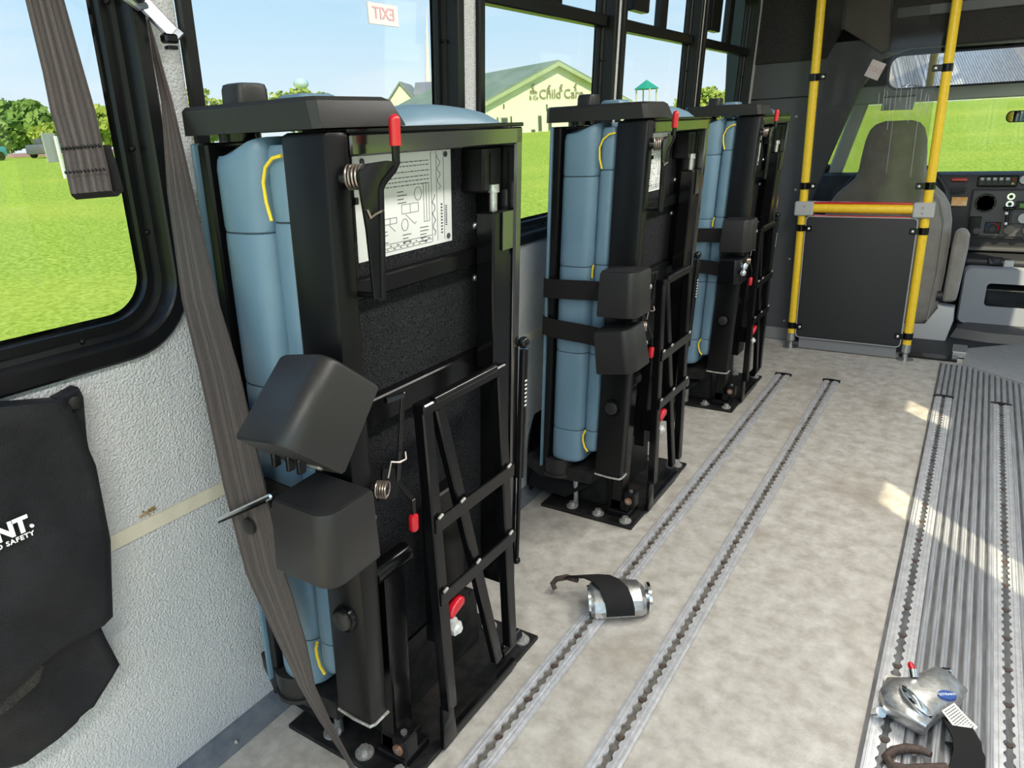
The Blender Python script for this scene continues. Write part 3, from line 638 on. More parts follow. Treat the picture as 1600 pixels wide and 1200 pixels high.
    for k in range(14): line(.325 + .005 * math.sin(k * 1.3), .325 + .005 * math.sin((k + 1) * 1.3), 1.20 + k * .0045, 1.20 + (k + 1) * .0045, .001)
    mb.build('plate_print', 'ink', lb, smooth=0)
    for yy, zz in ((.120, 1.262), (.347, 1.263), (.352, 1.108)):
        mb = p(); mb.cyl((-.9587, yy, zz), (-.9572, yy, zz), .0055, n=12); mb.build('plate_rivet', 'ink', lb)
    # --- upper release lever
    la = -.838
    mb = p(); mb.tube([(la, .068, 1.290), (la, .068, 1.262), (la, .060, 1.252), (la, .036, 1.236), (la, .029, 1.226), (la, .026, 1.15), (la, .021, 1.060)], .0062, 8)
    mb.prism([(la - .003, .066, 1.264), (la - .003, .058, 1.248), (la - .003, .028, 1.228), (la - .003, .022, 1.06), (la - .003, .002, 1.065), (la - .003, -.004, 1.17), (la - .003, -.012, 1.225), (la - .003, -.014, 1.255), (la - .003, .0, 1.264), (la - .003, .046, 1.266)], (.005, 0, 0), .001)
    mb.cyl((la, .010, 1.068), (-.90, .010, 1.068), .005, n=8); lv = mb.build('release_lever', 'black', R_)
    mb = p(); mb.cyl((la, .068, 1.286), (la, .068, 1.322), .0088, n=14); mb.sphere((la, .068, 1.322), .0088, 14); mb.build('red_grip', 'red', lv)
    mb = p(); mb.coil((-.868, -.004, 1.246), (.9, .35, 0), .017, .0020, 4.5, .024); mb.tube([(la + .004, -.004, 1.20), (la + .004, .002, 1.188), (la + .004, .012, 1.192), (la + .004, .030, 1.196)], .002, 6); mb.build('return_spring', 'wire', lv)
    mb = p(); mb.cyl((-.89, -.012, 1.246), (-.855, .0, 1.246), .013, n=14); mb.cyl((-.885, .012, 1.15), (-.885, .012, 1.205), .008, n=12); mb.cyl((-.885, .012, 1.205), (-.885, .012, 1.215), .014, n=12); mb.build('lever_pivot', 'black', lv)
    # --- lower release lever
    la = -.856
    mb = p(); mb.bar((la, .079, .880), (la - .012, .068, .708), .004, .011, bev=.001); mb.bar((la - .012, .068, .710), (la, .094, .658), .004, .011, bev=.001); mb.bar((la, .094, .660), (la + .002, .092, .620), .004, .010, bev=.001)
    mb.cyl((la, .079, .876), (la - .01, .045, .876), .006, n=8); mb.bar((la - .02, .03, .716), (la - .012, .07, .705), .004, .06); lv = mb.build('release_lever', 'black', R_)
    mb = p(); mb.box(la - .007, la + .009, .083, .100, .592, .630, .006, 2); mb.build('red_grip', 'red', lv)
    mb = p(); mb.coil((-.872, .018, .714), (.9, .35, 0), .015, .0020, 4.5, .020); mb.tube([(la, .03, .735), (la, .04, .762), (la + .006, .055, .756), (la + .006, .072, .755), (la, .078, .766)], .002, 6); mb.build('return_spring', 'wire', lv)
    mb = p(); mb.cyl((-.885, .012, .714), (-.858, .024, .714), .011, n=12); mb.build('lever_pivot', 'black', lv)
    # --- folded leg ladder (slightly splayed towards the aisle at the bottom)
    def la_(z): return -.860 + (.83 - z) * .045
    lad = p(); lad.box(-.875, -.845, .122, .396, .818, .840, .003); lad = lad.build('leg_frame', 'black', R_)
    mb = p(); mb.cyl((-.852, .155, .838), (-.852, .36, .838), .009, n=12); mb.build('hinge_rod', 'black', lad)
    for ya, yb, zb in ((.136, .150, .115), (.382, .398, .105)):
        mb = p(); mb.bar((la_(.825), ya, .825), (la_(zb), yb, zb), .026, .030, bev=.003); mb.build('leg_tube', 'black', lad)
    mb = p(); mb.bar((la_(.82), .176, .82), (la_(.10), .340, .10), .020, .028, bev=.003); mb.build('diagonal_brace', 'black', lad)
    for zz in (.586, .416):
        mb = p(); mb.bar((la_(zz) + .016, .128, zz), (la_(zz) + .016, .410, zz), .008, .032, bev=.002); mb.build('cross_tie', 'black', lad)
        for yy in (.142, .215 + (.586 - zz) * .25, .388):
            mb = p(); mb.obox((la_(zz) + .019, yy, zz + .018), ((1, 0, 0), (0, 1, .3), (0, -.3, 1)), (.003, .0075, .003), .0015); mb.build('weld_spot', 'zinc', lad)
    mb = q(); mb.prism([(-.835, .125, .012), (-.835, .175, .012), (-.835, .168, .12), (-.835, .135, .12)], (.012, 0, 0), .002); mb.bar((-.832, .17, .024), (-.832, .43, .024), .018, .020, bev=.003); mb.build('foot_rail', 'black', lad)
    mb = q(); mb.cyl((-.845, .385, .075), (-.845, .470, .075), .0165, n=18); mb.build('hinge_barrel', 'steel' if idx == 1 else 'black', lad)
    # --- locking knob and nut behind the ladder
    mb = p(); mb.box(-.90, -.845, .165, .195, .30, .37, .004); kb = mb.build('lock_arm', 'black', R_)
    mb = p(); mb.prism([(-.850, .183 + .024 * math.cos(t) , .362 + .019 * math.sin(t) + .3 * .024 * math.cos(t)) for t in (math.radians(-30 + 20 * q_) for q_ in range(13))], (.030, 0, 0), .006, 3); mb.build('red_knob', 'red', kb)
    mb = p(); mb.cyl((-.846, .180, .310), (-.838, .180, .310), .021, n=20); mb.cyl((-.838, .180, .310), (-.822, .180, .310), .0165, n=6); mb.cyl((-.822, .180, .310), (-.815, .180, .310), .008, n=10); mb.build('lock_nut', 'steelbright', kb)
    mb = p(); mb.box(-.940, -.897, .050, .108, .03, .50, .004); mb.cyl((-.915, .03, .505), (-.915, .13, .505), .022, n=16); mb.build('pivot_arm', 'black', R_)
    mb = p(); mb.box(-.93, -.89, .20, .30, .22, .60, .004); mb.build('stop_plate', 'blacksat', R_)
    # --- gas strut
    mb = p(); mb.cyl((-.866, .500, .840), (-.866, .492, .52), .0105, n=14); gs = mb.build('gas_strut', 'black', R_)
    mb = p(); mb.cyl((-.866, .492, .52), (-.866, .486, .29), .0055, n=10); mb.build('strut_rod', 'black', gs)
    mb = p(); mb.sphere((-.868, .500, .855), .014, 12); mb.cyl((-.885, .490, .855), (-.868, .505, .855), .008, n=10); mb.build('strut_joint', 'black', gs)
    mb = p(); mb.sphere((-.866, .486, .285), .010, 10); mb.build('strut_joint', 'black', gs)
    mb = p()
    for k in range(7): mb.box(-.8562, -.8552, .491, .499, .705 + k * .010, .709 + k * .010)
    mb.build('strut_print', 'label', gs)
    # --- big cover button on the column
    mb = p(); mb.tube([(-.918, -.0385, .455), (-.918, -.047, .455), (-.918, -.0475, .455)], [.029, .027, .020], 24); bt = mb.build('bolt_collar', 'black', R_)
    mb = p(); mb.tube([(-.918, -.046, .455), (-.918, -.053, .455), (-.918, -.056, .455)], [.021, .020, .012], 24); mb.build('bolt_cap', 'plastic', bt)
    # --- upholstery
    sc_ = cushion('seat_cushion', R_, -1.022, -.9685, -.030, .47, .275, 1.295, (.352, .62, .905, 1.180), r=.030)
    mb = p(); pts = [(-.970, -.036, 1.280), (-.988, -.038, 1.277), (-1.006, -.038, 1.264), (-1.016, -.037, 1.242), (-1.014, -.037, 1.212), (-1.005, -.038, 1.184)]; mb.tube(pts, .0028, 8); mb.build('yellow_piping', 'yellow', sc_)
    mb = p(); mb.tube([(-1.010, -.037, .356), (-1.019, -.034, .335), (-1.018, -.034, .315), (-1.010, -.036, .295), (-.998, -.036, .280)], .0032, 8); mb.build('yellow_piping', 'yellow', sc_)
    mb = p(); mb.tube([(-1.016, -.034, .905), (-1.020, -.032, .885), (-1.020, -.031, .865)], .0030, 8); mb.build('yellow_piping', 'yellow', sc_)
    cushion('backrest_cushion', R_, -1.142, -1.020, -.045, .45, .228, 1.284, (.348, .620, .897, 1.163), topfun=lambda x: .026 * smooth01((x + 1.10) / .08) - .002, r=.050)
    mb = p(); mb.box(-1.168, -1.143, -.038, .44, .19, 1.303, .004); sh_ = mb.build('back_shell', 'blacksat', R_)
    mb = p(); mb.box(-1.176, -1.168, -.045, .44, .19, 1.303, .003); mb.build('shell_cover', 'vinyl', sh_)
    rings = []                                             # rounded cushion end that bulges above the top plate
    for i in range(9):
        t = i / 8; y = .10 + .42 * t; k = math.sin(math.pi * min(1, max(0, .12 + .80 * t))) ** .5 if 0 < t < 1 else .35
        rings.append([sh((-.972 + .050 * math.cos(a), y, 1.300 + .052 * k * math.sin(a))) for a in (math.pi * j / 10 for j in range(11))])
    mb = MB(); mb.loft(rings); rl = mb.build('cushion_end', 'vinyl', R_, smooth=60)
    mb = p(); mb.tube([(-1.010, .32, 1.345), (-1.005, .40, 1.342), (-.995, .47, 1.330), (-.985, .52, 1.312)], .0035, 6); mb.build('yellow_piping', 'yellow', rl)
    mb = p(); mb.obox((-1.026, .075, 1.356), ((1, 0, 0), (0, 1, 0), (0, 0, 1)), (.032, .040, .013), .011, 3); mb.build('back_cushion_end', 'vinyl', R_)
    # --- armrest slab with rounded wall end and chamfered aisle end
    plan = [(-1.15, .06), (-1.185, .05), (-1.198, .02), (-1.199, -.015), (-1.193, -.036), (-1.178, -.048), (-.885, -.050), (-.872, -.044), (-.868, .0), (-.868, .128), (-.93, .132), (-.97, .06)]
    mb = p(); mb.loft([[(x, y, 1.3145) for x, y in plan], [(x, y, 1.317) for x, y in plan], [(x, y, 1.351) for x, y in [(-1.15, .060)] + plan[1:6] + [(-.893, -.050), (-.880, -.042), (-.880, .0), (-.880, .110), (-.935, .114), (-.97, .060)]], [(-1.03 + (x + 1.03) * .975, y * .90, 1.357) for x, y in [(-1.15, .060)] + plan[1:6] + [(-.895, -.050), (-.884, -.042), (-.884, .0), (-.884, .108), (-.938, .112), (-.97, .060)]]])
    ar = mb.build('armrest', 'plastic', R_, smooth=25)
    mb = p(); mb.loft([[(-1.074 + .027 * k * math.copysign(abs(math.cos(t)) ** .5, math.cos(t)), -.006 + .030 * k * math.copysign(abs(math.sin(t)) ** .5, math.sin(t)), z) for t in (2 * math.pi * j / 24 for j in range(24))] for z, k in ((1.352, 1), (1.377, .98), (1.384, .90), (1.386, .7))]); mb.build('pivot_knob', 'plastic', ar, smooth=50)
    mb = p(); mb.cyl((-1.10, -.004, 1.24), (-1.10, -.004, 1.315), .010, n=12); mb.cyl((-1.10, -.004, 1.303), (-1.10, -.004, 1.3145), .033, n=20); mb.cyl((-1.075, .012, 1.24), (-1.075, .012, 1.30), .007, n=10); mb.build('pivot_pin', 'black', ar)
    mb = p(); mb.box(-1.172, -1.045, -.022, .03, 1.295, 1.302, .002); mb.build('pivot_bar', 'black', ar)
    # --- webbing bands and moulded buckle housings
    for zl, zr, hh in ((.826, .838, .030), (.704, .686, .030)):
        pl = [(-1.185, .10), (-1.185, -.02), (-1.176, -.050), (-1.140, -.060), (-1.07, -.062), (-1.0, -.063), (-.955, -.072), (-.93, -.082)]
        L = []; R2 = []
        for i, (a_, y_) in enumerate(pl):
            t = max(0, (i - 2) / 5); zc = zl + (zr - zl) * t; L.append(sh((a_, y_, zc + hh))); R2.append(sh((a_, y_, zc - hh)))
        mb = MB(); mb.ribbon(L, R2, .004, ribs=0); mb.build('webbing_band', 'strap', R_)
    tilt = Matrix.Rotation(math.radians(-40), 3, Vector((.844, .535, -.045))) @ Matrix.Rotation(math.radians(22), 3, Vector((-.517, .787, -.336)))
    if idx == 0: poses = (((-.888, -.105, .905), tilt), ((-.885, -.100, .692), (.04, .05, .02)))
    elif idx == 1: poses = (((-.892, -.085, .842), (0, -.02, .0)), ((-.888, -.090, .672), (.05, -.16, -.05)))
    else: poses = (((-.892, -.085, .842), (0, -.02, .0)), ((-.900, -.085, .690), (.05, -.05, 0)))
    for k, (c, rot) in enumerate(poses):
        if idx == 2 and k == 1:
            o = cover_mesh('retractor_body', 'black', R_, c, rot, size=.85)
            mb = p(); mb.sphere((-.845, -.10, .715), .018, 12); mb.sphere((-.84, -.12, .69), .014, 12); mb.build('retractor_rivet', 'chrome', o); continue
        o = cover_mesh('buckle_housing', 'plastic', R_, c, rot, size=1.06 if idx else (1.18, 1.12)[k])
        mb = p(); mb.box(c[0] - .03, c[0] + .035, c[1] + .048, c[1] + .056, c[2] - .03, c[2] + .02, .003); mb.sphere((c[0] + .058, c[1] + .052, c[2] + .01), .010, 10); mb.build('housing_bracket', 'steel', o)
        if (idx, k) == (0, 0):
            mb = p()
            for dx in (-.045, -.012, .012): mb.box(c[0] + dx, c[0] + dx + .008, c[1] - .045, c[1] - .030, c[2] - .086, c[2] - .060, .002)
            mb.build('metal_clips', 'black', o)
            mb = p(); mb.box(c[0] - .03, c[0] + .05, c[1] - .03, c[1] + .03, c[2] - .080, c[2] - .062, .005); mb.build('metal_spool', 'steel', o)
    return R_
for i, (y0, lab) in enumerate(((.785, 'nearest of the three folded blue vinyl seats, with the tilted upper buckle housing'), (1.965, 'middle of the three folded blue vinyl seats, in front of the wheel arch'), (3.140, 'farthest of the three folded blue vinyl seats, beside the bulkhead'))): make_seat(i, y0, lab)
# wheel arch housing on the wall behind the middle seat
mb = MB(); ring = [(AW + .0, 2.02, .02), (AW, 2.02, .20)] + [(AW, 2.42 - .40 * math.cos(math.radians(a)), .20 + .27 * math.sin(math.radians(a))) for a in range(10, 180, 17)] + [(AW, 2.82, .20), (AW, 2.82, .02)]
mb.prism(ring, (.022, 0, 0), .004); wa = mb.build('wheel_arch', 'blacksat'); tag(wa, 'black wheel arch housing on the wall behind the middle folded seat', 'wheel arch')

# ================================================================== BELTS, POUCH
# short looped strap hanging inside the first window
hb = empty('hanging_strap', (-1.03, .55, 1.24), 'short dark seat belt strap hanging inside the first window, looped at its end', 'strap')
o0 = Vector((-1.03, .55, 1.24))
Ls = [(-1.150, .575, 2.02), (-1.126, .562, 1.60), (-1.114, .558, 1.493), (-1.075, .538, 1.40), (-1.066, .531, 1.35), (-1.044, .523, 1.304), (-1.036, .517, 1.275), (-1.026, .511, 1.246)]
Rs_ = [(-1.112, .604, 2.02), (-1.085, .590, 1.60), (-1.073, .586, 1.491), (-1.030, .567, 1.40), (-1.017, .563, 1.35), (-1.000, .553, 1.306), (-.990, .548, 1.277), (-.980, .541, 1.248)]
MB().ribbon([Vector(v) - o0 for v in Ls], [Vector(v) - o0 for v in Rs_], .0035, ribs=6, depth=.0013).build('webbing', 'belt', hb, smooth=60)
dv = Vector((-.10, .16, 0)) * .10
MB().ribbon([Vector(v) - o0 + dv * (.3 + .25 * i) for i, v in enumerate(Ls[5:])], [Vector(v) - o0 + dv * (.3 + .25 * i) + Vector((.006, .004, 0)) for i, v in enumerate(Rs_[5:])], .0035).build('loop_back', 'strap', hb, smooth=60)
l7, r7 = Vector(Ls[7]) - o0, Vector(Rs_[7]) - o0
MB().ribbon([l7, l7 + dv * .4 + Vector((0, 0, -.006)), l7 + dv * .8], [r7, r7 + dv * .4 + Vector((.004, 0, -.006)), r7 + dv * .8 + Vector((.006, .004, 0))], .0035).build('loop_fold', 'strap', hb, smooth=60)
for a in (5, 7):
    l = Vector(Ls[a]) - o0; r = Vector(Rs_[a]) - o0; off = Vector((.55, -.84, 0)) * .0035 + (Vector((0, 0, .028)) if a == 7 else Vector())
    mb = MB()
    for k in range(11): mb.sphere(l.lerp(r, .04 + .092 * k) + off, .0022, 6)
    mb.build('stitching', 'black', hb)
MB().box(-.128, -.07, .015, .06, .76, .80, .006).build('wall_anchor', 'blacksat', hb)
# long shoulder belt from its hook down to the floor
lb = empty('shoulder_belt', (-1.0, .68, .02), 'long dark shoulder belt running from the chrome post hook down to the floor', 'belt')
o0 = Vector((-1.0, .68, .02))
key = [((-1.150, .752, 1.490), (-1.149, .755, 1.490)), ((-1.118, .730, 1.366), (-1.094, .731, 1.366)), ((-1.108, .702, 1.230), (-1.044, .703, 1.230)), ((-1.093, .68, 1.058), (-.999, .68, 1.066)), ((-1.086, .68, .935), (-.978, .68, .950)), ((-1.084, .68, .72), (-.965, .68, .749)), ((-1.069, .68, .534), (-.954, .68, .571)), ((-1.052, .68, .491), (-.945, .68, .535)), ((-1.012, .68, .400), (-.928, .68, .430)), ((-.968, .68, .309), (-.924, .68, .329)), ((-.939, .69, .232), (-.910, .69, .244)), ((-.920, .72, .120), (-.900, .715, .125)), ((-.925, .745, .03), (-.890, .735, .03))]
Lb = []; Rb = []
for i in range(len(key) - 1):
    for t in (0, .5): Lb.append(Vector(key[i][0]).lerp(Vector(key[i + 1][0]), t) - o0); Rb.append(Vector(key[i][1]).lerp(Vector(key[i + 1][1]), t) - o0)
Lb.append(Vector(key[-1][0]) - o0); Rb.append(Vector(key[-1][1]) - o0)
MB().ribbon(Lb, Rb, .0035, ribs=6, depth=.0016).build('webbing', 'belt', lb, smooth=60)
tg = MB(); tg.bar(Vector((-1.107, .668, .642)) - o0, Vector((-.934, .672, .738)) - o0, .014, .010, (0, 1, 0), .003); tg = tg.build('tongue_bar', 'chrome', lb)
MB().bar(Vector((-1.09, .660, .648)) - o0, Vector((-.95, .664, .724)) - o0, .004, .004, (0, 1, 0)).build('tongue_slot', 'black', tg)
c = Vector((-1.022, .676, .652)) - o0; MB().tube([c, c + Vector((0, -.006, 0)), c + Vector((0, -.007, 0))], [.016, .0155, .012], 20).build('stop_button', 'plastic', lb)
MB().box(-.93 + 1.0, -.885 + 1.0, .728 - .68, .755 - .68, -.02, .012, .003).build('floor_anchor', 'steel', lb)
# chrome hook on the window post
hk = empty('belt_hook', (-1.16, .775, 1.49), 'chrome belt hook on the post beside the first window', 'hook')
mb = MB(); mb.bar((.0, -.020, .028), (.012, .018, -.018), .026, .008, (0, .5, .5), .003); mb.build('hook_body', 'hookmetal', hk)
mb = MB(); mb.tube([(.0, -.075, .06), (.006, -.055, .032), (.006, -.032, .018), (.004, -.016, .022)], .006, 8); mb.build('hook_ring', 'hookmetal', hk)
mb = MB(); mb.box(.004, .022, -.004, .020, -.032, -.018, .003); mb.box(-.002, .010, .006, .024, -.040, -.034, .001); mb.build('hook_latch', 'black', hk)
mb = MB(); mb.bar((.010, .016, -.012), (.016, .026, -.024), .024, .006, (0, .5, .5), .002); mb.build('hook_tip', 'hookmetal', hk)
# nylon storage pouch hanging on the wall
po = empty('storage_pouch', (-1.20, .30, .63), 'black nylon storage pouch with white lettering hanging on the wall', 'pouch')
o0 = Vector((-1.20, .30, .63)); PA = -1.245
def pw(y, z, d=0): return Vector((PA + d + K * z, y, z)) - o0
front = [(.04, .975), (.20, .985), (.415, .951), (.497, .930), (.503, .90), (.517, .807), (.515, .735), (.513, .664), (.500, .59), (.488, .518), (.470, .510), (.394, .515), (.31, .485), (.04, .50)]
def padded(poly, d0, d1, name, m, parent, amp=.012, ncells=14, seed=1, bev=.01):
    ys = [p[0] for p in poly]; zs = [p[1] for p in poly]; 
    mb = MB(); ring = [pw(y, z, d0) for y, z in poly]; cy = sum(ys) / len(ys); cz = sum(zs) / len(zs); rings = [ring]; nS = 10
    P = []; 
    for i in range(len(poly)):
        a_, b_ = poly[i], poly[(i + 1) % len(poly)]
        for t in range(4): P.append((a_[0] + (b_[0] - a_[0]) * t / 4, a_[1] + (b_[1] - a_[1]) * t / 4))
    def wob(y, z): return amp * (math.sin(y * 31 + z * 17 + seed) * .5 + math.sin(z * 23 - y * 12 + 2 * seed) * .5)
    rings = [[pw(y, z, d0) for y, z in P], [pw(y, z, d1 - .006) for y, z in P]]
    for s_ in range(1, nS + 1):
        k = 1 - (s_ / nS) ** 1.2 if s_ < nS else .02; rings.append([pw(cy + (y - cy) * k, cz + (z - cz) * k, d1 + min(1, s_ / 3) * wob(cy + (y - cy) * k, cz + (z - cz) * k)) for y, z in P])
    mb.loft(rings); return mb.build(name, m, parent, smooth=60)
padded([(.04, .56), (.40, .56), (.455, .55), (.468, .53), (.476, .47), (.488, .40), (.470, .383), (.440, .358), (.431, .350), (.424, .351), (.405, .348), (.397, .342), (.36, .333), (.308, .328), (.276, .345), (.20, .34), (.04, .34)], -.034, .003, 'pouch_body', 'bag', po, .010, seed=3)
fp = padded(front, -.030, .022, 'front_flap', 'bag', po, .008, seed=2)
padded([(.494, .932), (.529, .940), (.532, .925), (.522, .85), (.520, .80), (.512, .86)], -.032, -.004, 'side_tab', 'bag', po, .001, seed=4)
c = pw(.513, .920, -.002); nrm = Vector((1, 0, -K)).normalized(); MB().tube([c, c + nrm * .006, c + nrm * .0085], [.011, .0105, .006], 18).build('snap_button', 'plastic', po)
padded([(.04, .515), (.31, .510), (.345, .515), (.375, .50), (.36, .47), (.31, .455), (.04, .45)], .004, .012, 'hook_strip', 'velcro', po, .002, seed=5)
mb = MB(); pts_ = [pw(y, z, .019) for y, z in [(.490, .918), (.508, .81), (.506, .70), (.498, .62), (.482, .53)]]
for a_, b_ in zip(pts_, pts_[1:]): mb.tube([a_, b_], .0012, 5)
mb.build('edge_stitching', 'black', po)
# printed lettering (only its right-hand end is in view)
textmesh("Q'STRAINT", 'lettering', 'white', fp, basis(pw(.3955, .767, .033), (0, 1, .0), (0, 0, 1)), .0345, .0004, 'RIGHT', .0016, .94)
textmesh('MOBILITY AND SAFETY', 'lettering', 'white', fp, basis(pw(.3990, .7475, .033), (0, 1, .0), (0, 0, 1)), .0105, .0004, 'RIGHT', .0003, 1.18)
MB().tube([pw(.3990, .7595, .030), pw(.3990, .7595, .0335)], .0028, 12).build('print_mark', 'white', fp)

# ================================================================== TIE-DOWN RETRACTORS ON THE FLOOR
td = empty('tie_down_retractor', (-.70, 1.56, 0), 'silver tie-down retractor with black strap on the track nearest the seats', 'retractor')
ax = Vector((.83, .56, 0)).normalized(); bx_ = Vector((-.56, .83, 0)); up = Vector((0, 0, 1))
def tp(a, b_, z): return ax * a + bx_ * b_ + up * z
sec = [(-.055, .012), (-.060, .035), (-.050, .062), (-.022, .080), (.015, .082), (.045, .068), (.058, .040), (.055, .012)]
mb = MB(); mb.loft([[tp(a, b_ * k, .010 + (z - .010) * k) for b_, z in sec] for a, k in ((-.082, .80), (-.072, .95), (-.030, 1.0), (.030, 1.0), (.060, .95), (.074, .78))]); hs = mb.build('housing', 'steel', td, smooth=30)
for a0, a1 in ((-.088, -.082), (.080, .088)):
    MB().tube([tp(a0, -.01, .045), tp(a1, -.01, .045)], .040, 24).build('side_wheel', 'chrome', td)
MB().tube([tp(-.082, -.01, .045), tp(.082, -.01, .045)], .018, 16).build('axle', 'steel', td)
L = []; R2 = []
for b_, z, sh2 in ((-.064, .026, 0), (-.063, .045, 0), (-.052, .068, -.004), (-.022, .086, -.012), (.015, .088, -.03), (.045, .082, -.052), (.075, .066, -.085), (.095, .045, -.11)):
    L.append(tp(-.042 + sh2, b_, z)); R2.append(tp(.036 + sh2, b_, z))
MB().ribbon(L, R2, .005).build('webbing', 'strap', td, smooth=60)
MB().tube([tp(-.105, .075, .050), tp(-.135, .095, .050), tp(-.165, .100, .042), tp(-.178, .098, .028), tp(-.172, .086, .016)], [.007, .009, .0085, .008, .007], 10).build('hook', 'rust', td)
MB().bar(tp(-.0, -.061, .028), tp(.03, -.061, .028), .004, .010, tuple(bx_), .001).build('strap_slot', 'black', td)
MB().cyl((-.03, 0, .0112), (.02, .0, .0112), .004).build('track_stud', 'steel', td)

tr = empty('tie_down_retractor', (.06, 1.53, 0), 'silver tie-down retractor with blue oval badge and paper tag on the ribbed aisle', 'retractor')
o0 = Vector((.06, 1.53, 0))
outl = [(-.03, 1.51), (-.02, 1.562), (.024, 1.587), (.072, 1.655), (.098, 1.66), (.141, 1.611), (.131, 1.568), (.088, 1.497), (.069, 1.446), (.023, 1.46), (-.013, 1.472)]
cx = sum(p_[0] for p_ in outl) / len(outl); cy = sum(p_[1] for p_ in outl) / len(outl)
def ol(z, k): return [Vector((cx + (x - cx) * k, cy + (y - cy) * k, z)) - o0 for x, y in outl]
mb = MB(); mb.loft([ol(.012, .82), ol(.035, .97), ol(.054, 1.0), ol(.060, .97), ol(.068, .78), ol(.072, .4)]); mb.build('cover_shield', 'steel', tr, smooth=45)
hp = [Vector((x, y, z)) - o0 for x, y, z in ((.012, 1.540, .066), (.017, 1.520, .076), (.029, 1.498, .080), (.046, 1.481, .078), (.066, 1.471, .071), (.074, 1.476, .062))]
MB().tube(hp, [.004, .009, .012, .012, .010, .005], 12).build('release_handle', 'chrome', tr, smooth=60)
n = 24; ce = Vector((.101, 1.552, .0712)) - o0
ea = Vector((.8, .6, -.11)).normalized(); eb_ = Vector((-.6, .8, .08)).normalized()
mb = MB(); mb.loft([[ce + ea * .021 * math.cos(2 * math.pi * k / n) + eb_ * .0125 * math.sin(2 * math.pi * k / n) + up * z for k in range(n)] for z in (-.006, .0012)]); bd = mb.build('oval_badge', 'bluelogo', tr)
textmesh("Q'STRAINT", 'badge_lettering', 'white', bd, basis(ce + up * .0018, ea, eb_), .0085, .0002)
mb = MB(); mb.tube([Vector((.034, 1.582, .066)) - o0, Vector((.029, 1.594, .078)) - o0], .011, 16); kn = mb.build('knob_stem', 'chrome', tr)
mb = MB(); mb.tube([Vector((.029, 1.594, .078)) - o0, Vector((.0235, 1.600, .084)) - o0], [.0082, .0070], 14); mb.sphere(Vector((.0235, 1.600, .084)) - o0, .0070, 12); mb.build('red_knob', 'red', kn)
mb = MB(); mb.loft([[Vector((-.004 + .022 * math.cos(a), 1.566 + .020 * math.sin(a), z)) - o0 for a in (2 * math.pi * j / 20 for j in range(20))] for z in (.01, .052)]); mb.build('spool_wheel', 'zinc', tr)
mb = MB(); mb.cyl(Vector((-.028, 1.485, .012)) - o0, Vector((-.018, 1.475, .030)) - o0, .012, n=12); mb.build('track_stud', 'chrome', tr)
mb = MB(); mb.bar(Vector((.088, 1.655, .055)) - o0, Vector((.108, 1.650, .066)) - o0, .012, .010, bev=.002); mb.build('latch_tab', 'chrome', tr)
W1 = [(.097, 1.505, .045), (.104, 1.478, .052), (.118, 1.452, .048), (.122, 1.425, .040), (.118, 1.395, .030), (.112, 1.370, .018), (.10, 1.345, .012)]
L = [Vector(v) - o0 for v in W1]; R2 = [Vector((v[0] + .052, v[1] - .004 + .022, v[2] - .006)) - o0 for v in W1]
MB().ribbon(L, R2, .005).build('webbing', 'strap', tr, smooth=60)
mb = MB(); mb.ribbon([Vector(v) - o0 for v in ((.108, 1.462, .020), (.118, 1.44, .030), (.124, 1.415, .012))], [Vector(v) - o0 for v in ((.175, 1.478, .016), (.180, 1.45, .026), (.182, 1.425, .010))], .006); mb.build('webbing_fold', 'strap', tr, smooth=60)
tgv = [(.094, 1.508, .060), (.116, 1.547, .060), (.140, 1.530, .050), (.118, 1.482, .052), (.163, 1.511, .046), (.132, 1.452, .042)]
V = [Vector(v) - o0 for v in tgv]
mb = MB(); mb.ribbon([V[0], V[3], V[5]], [V[1], V[2], V[4]], .001); tgo = mb.build('paper_tag', 'paper', tr)
mb = MB(); rr = random.Random(2)
for k in range(11):
    t = .08 + k * .082; l = V[0].lerp(V[3], t * 2) if t < .5 else V[3].lerp(V[5], t * 2 - 1); r = V[1].lerp(V[2], t * 2) if t < .5 else V[2].lerp(V[4], t * 2 - 1)
    x = .10
    while x < .88:
        e_ = min(.9, x + rr.uniform(.06, .16)); mb.bar(l.lerp(r, x) + up * .0014, l.lerp(r, e_) + up * .0014, .0016 if k < 10 else .003, .0005, (0, 1, 0)); x = e_ + .04
mb.build('tag_print', 'ink', tgo)
hk_ = [Vector((x, y, z)) - o0 for x, y, z in ((.085, 1.405, .026), (.065, 1.412, .022), (.040, 1.405, .020), (.016, 1.385, .018), (.006, 1.362, .017), (.018, 1.345, .016), (.045, 1.350, .016), (.075, 1.368, .018), (.115, 1.390, .022))]
MB().tube(hk_, [.006, .009, .010, .010, .010, .010, .010, .010, .009], 10).build('hook', 'rust', tr, smooth=60)
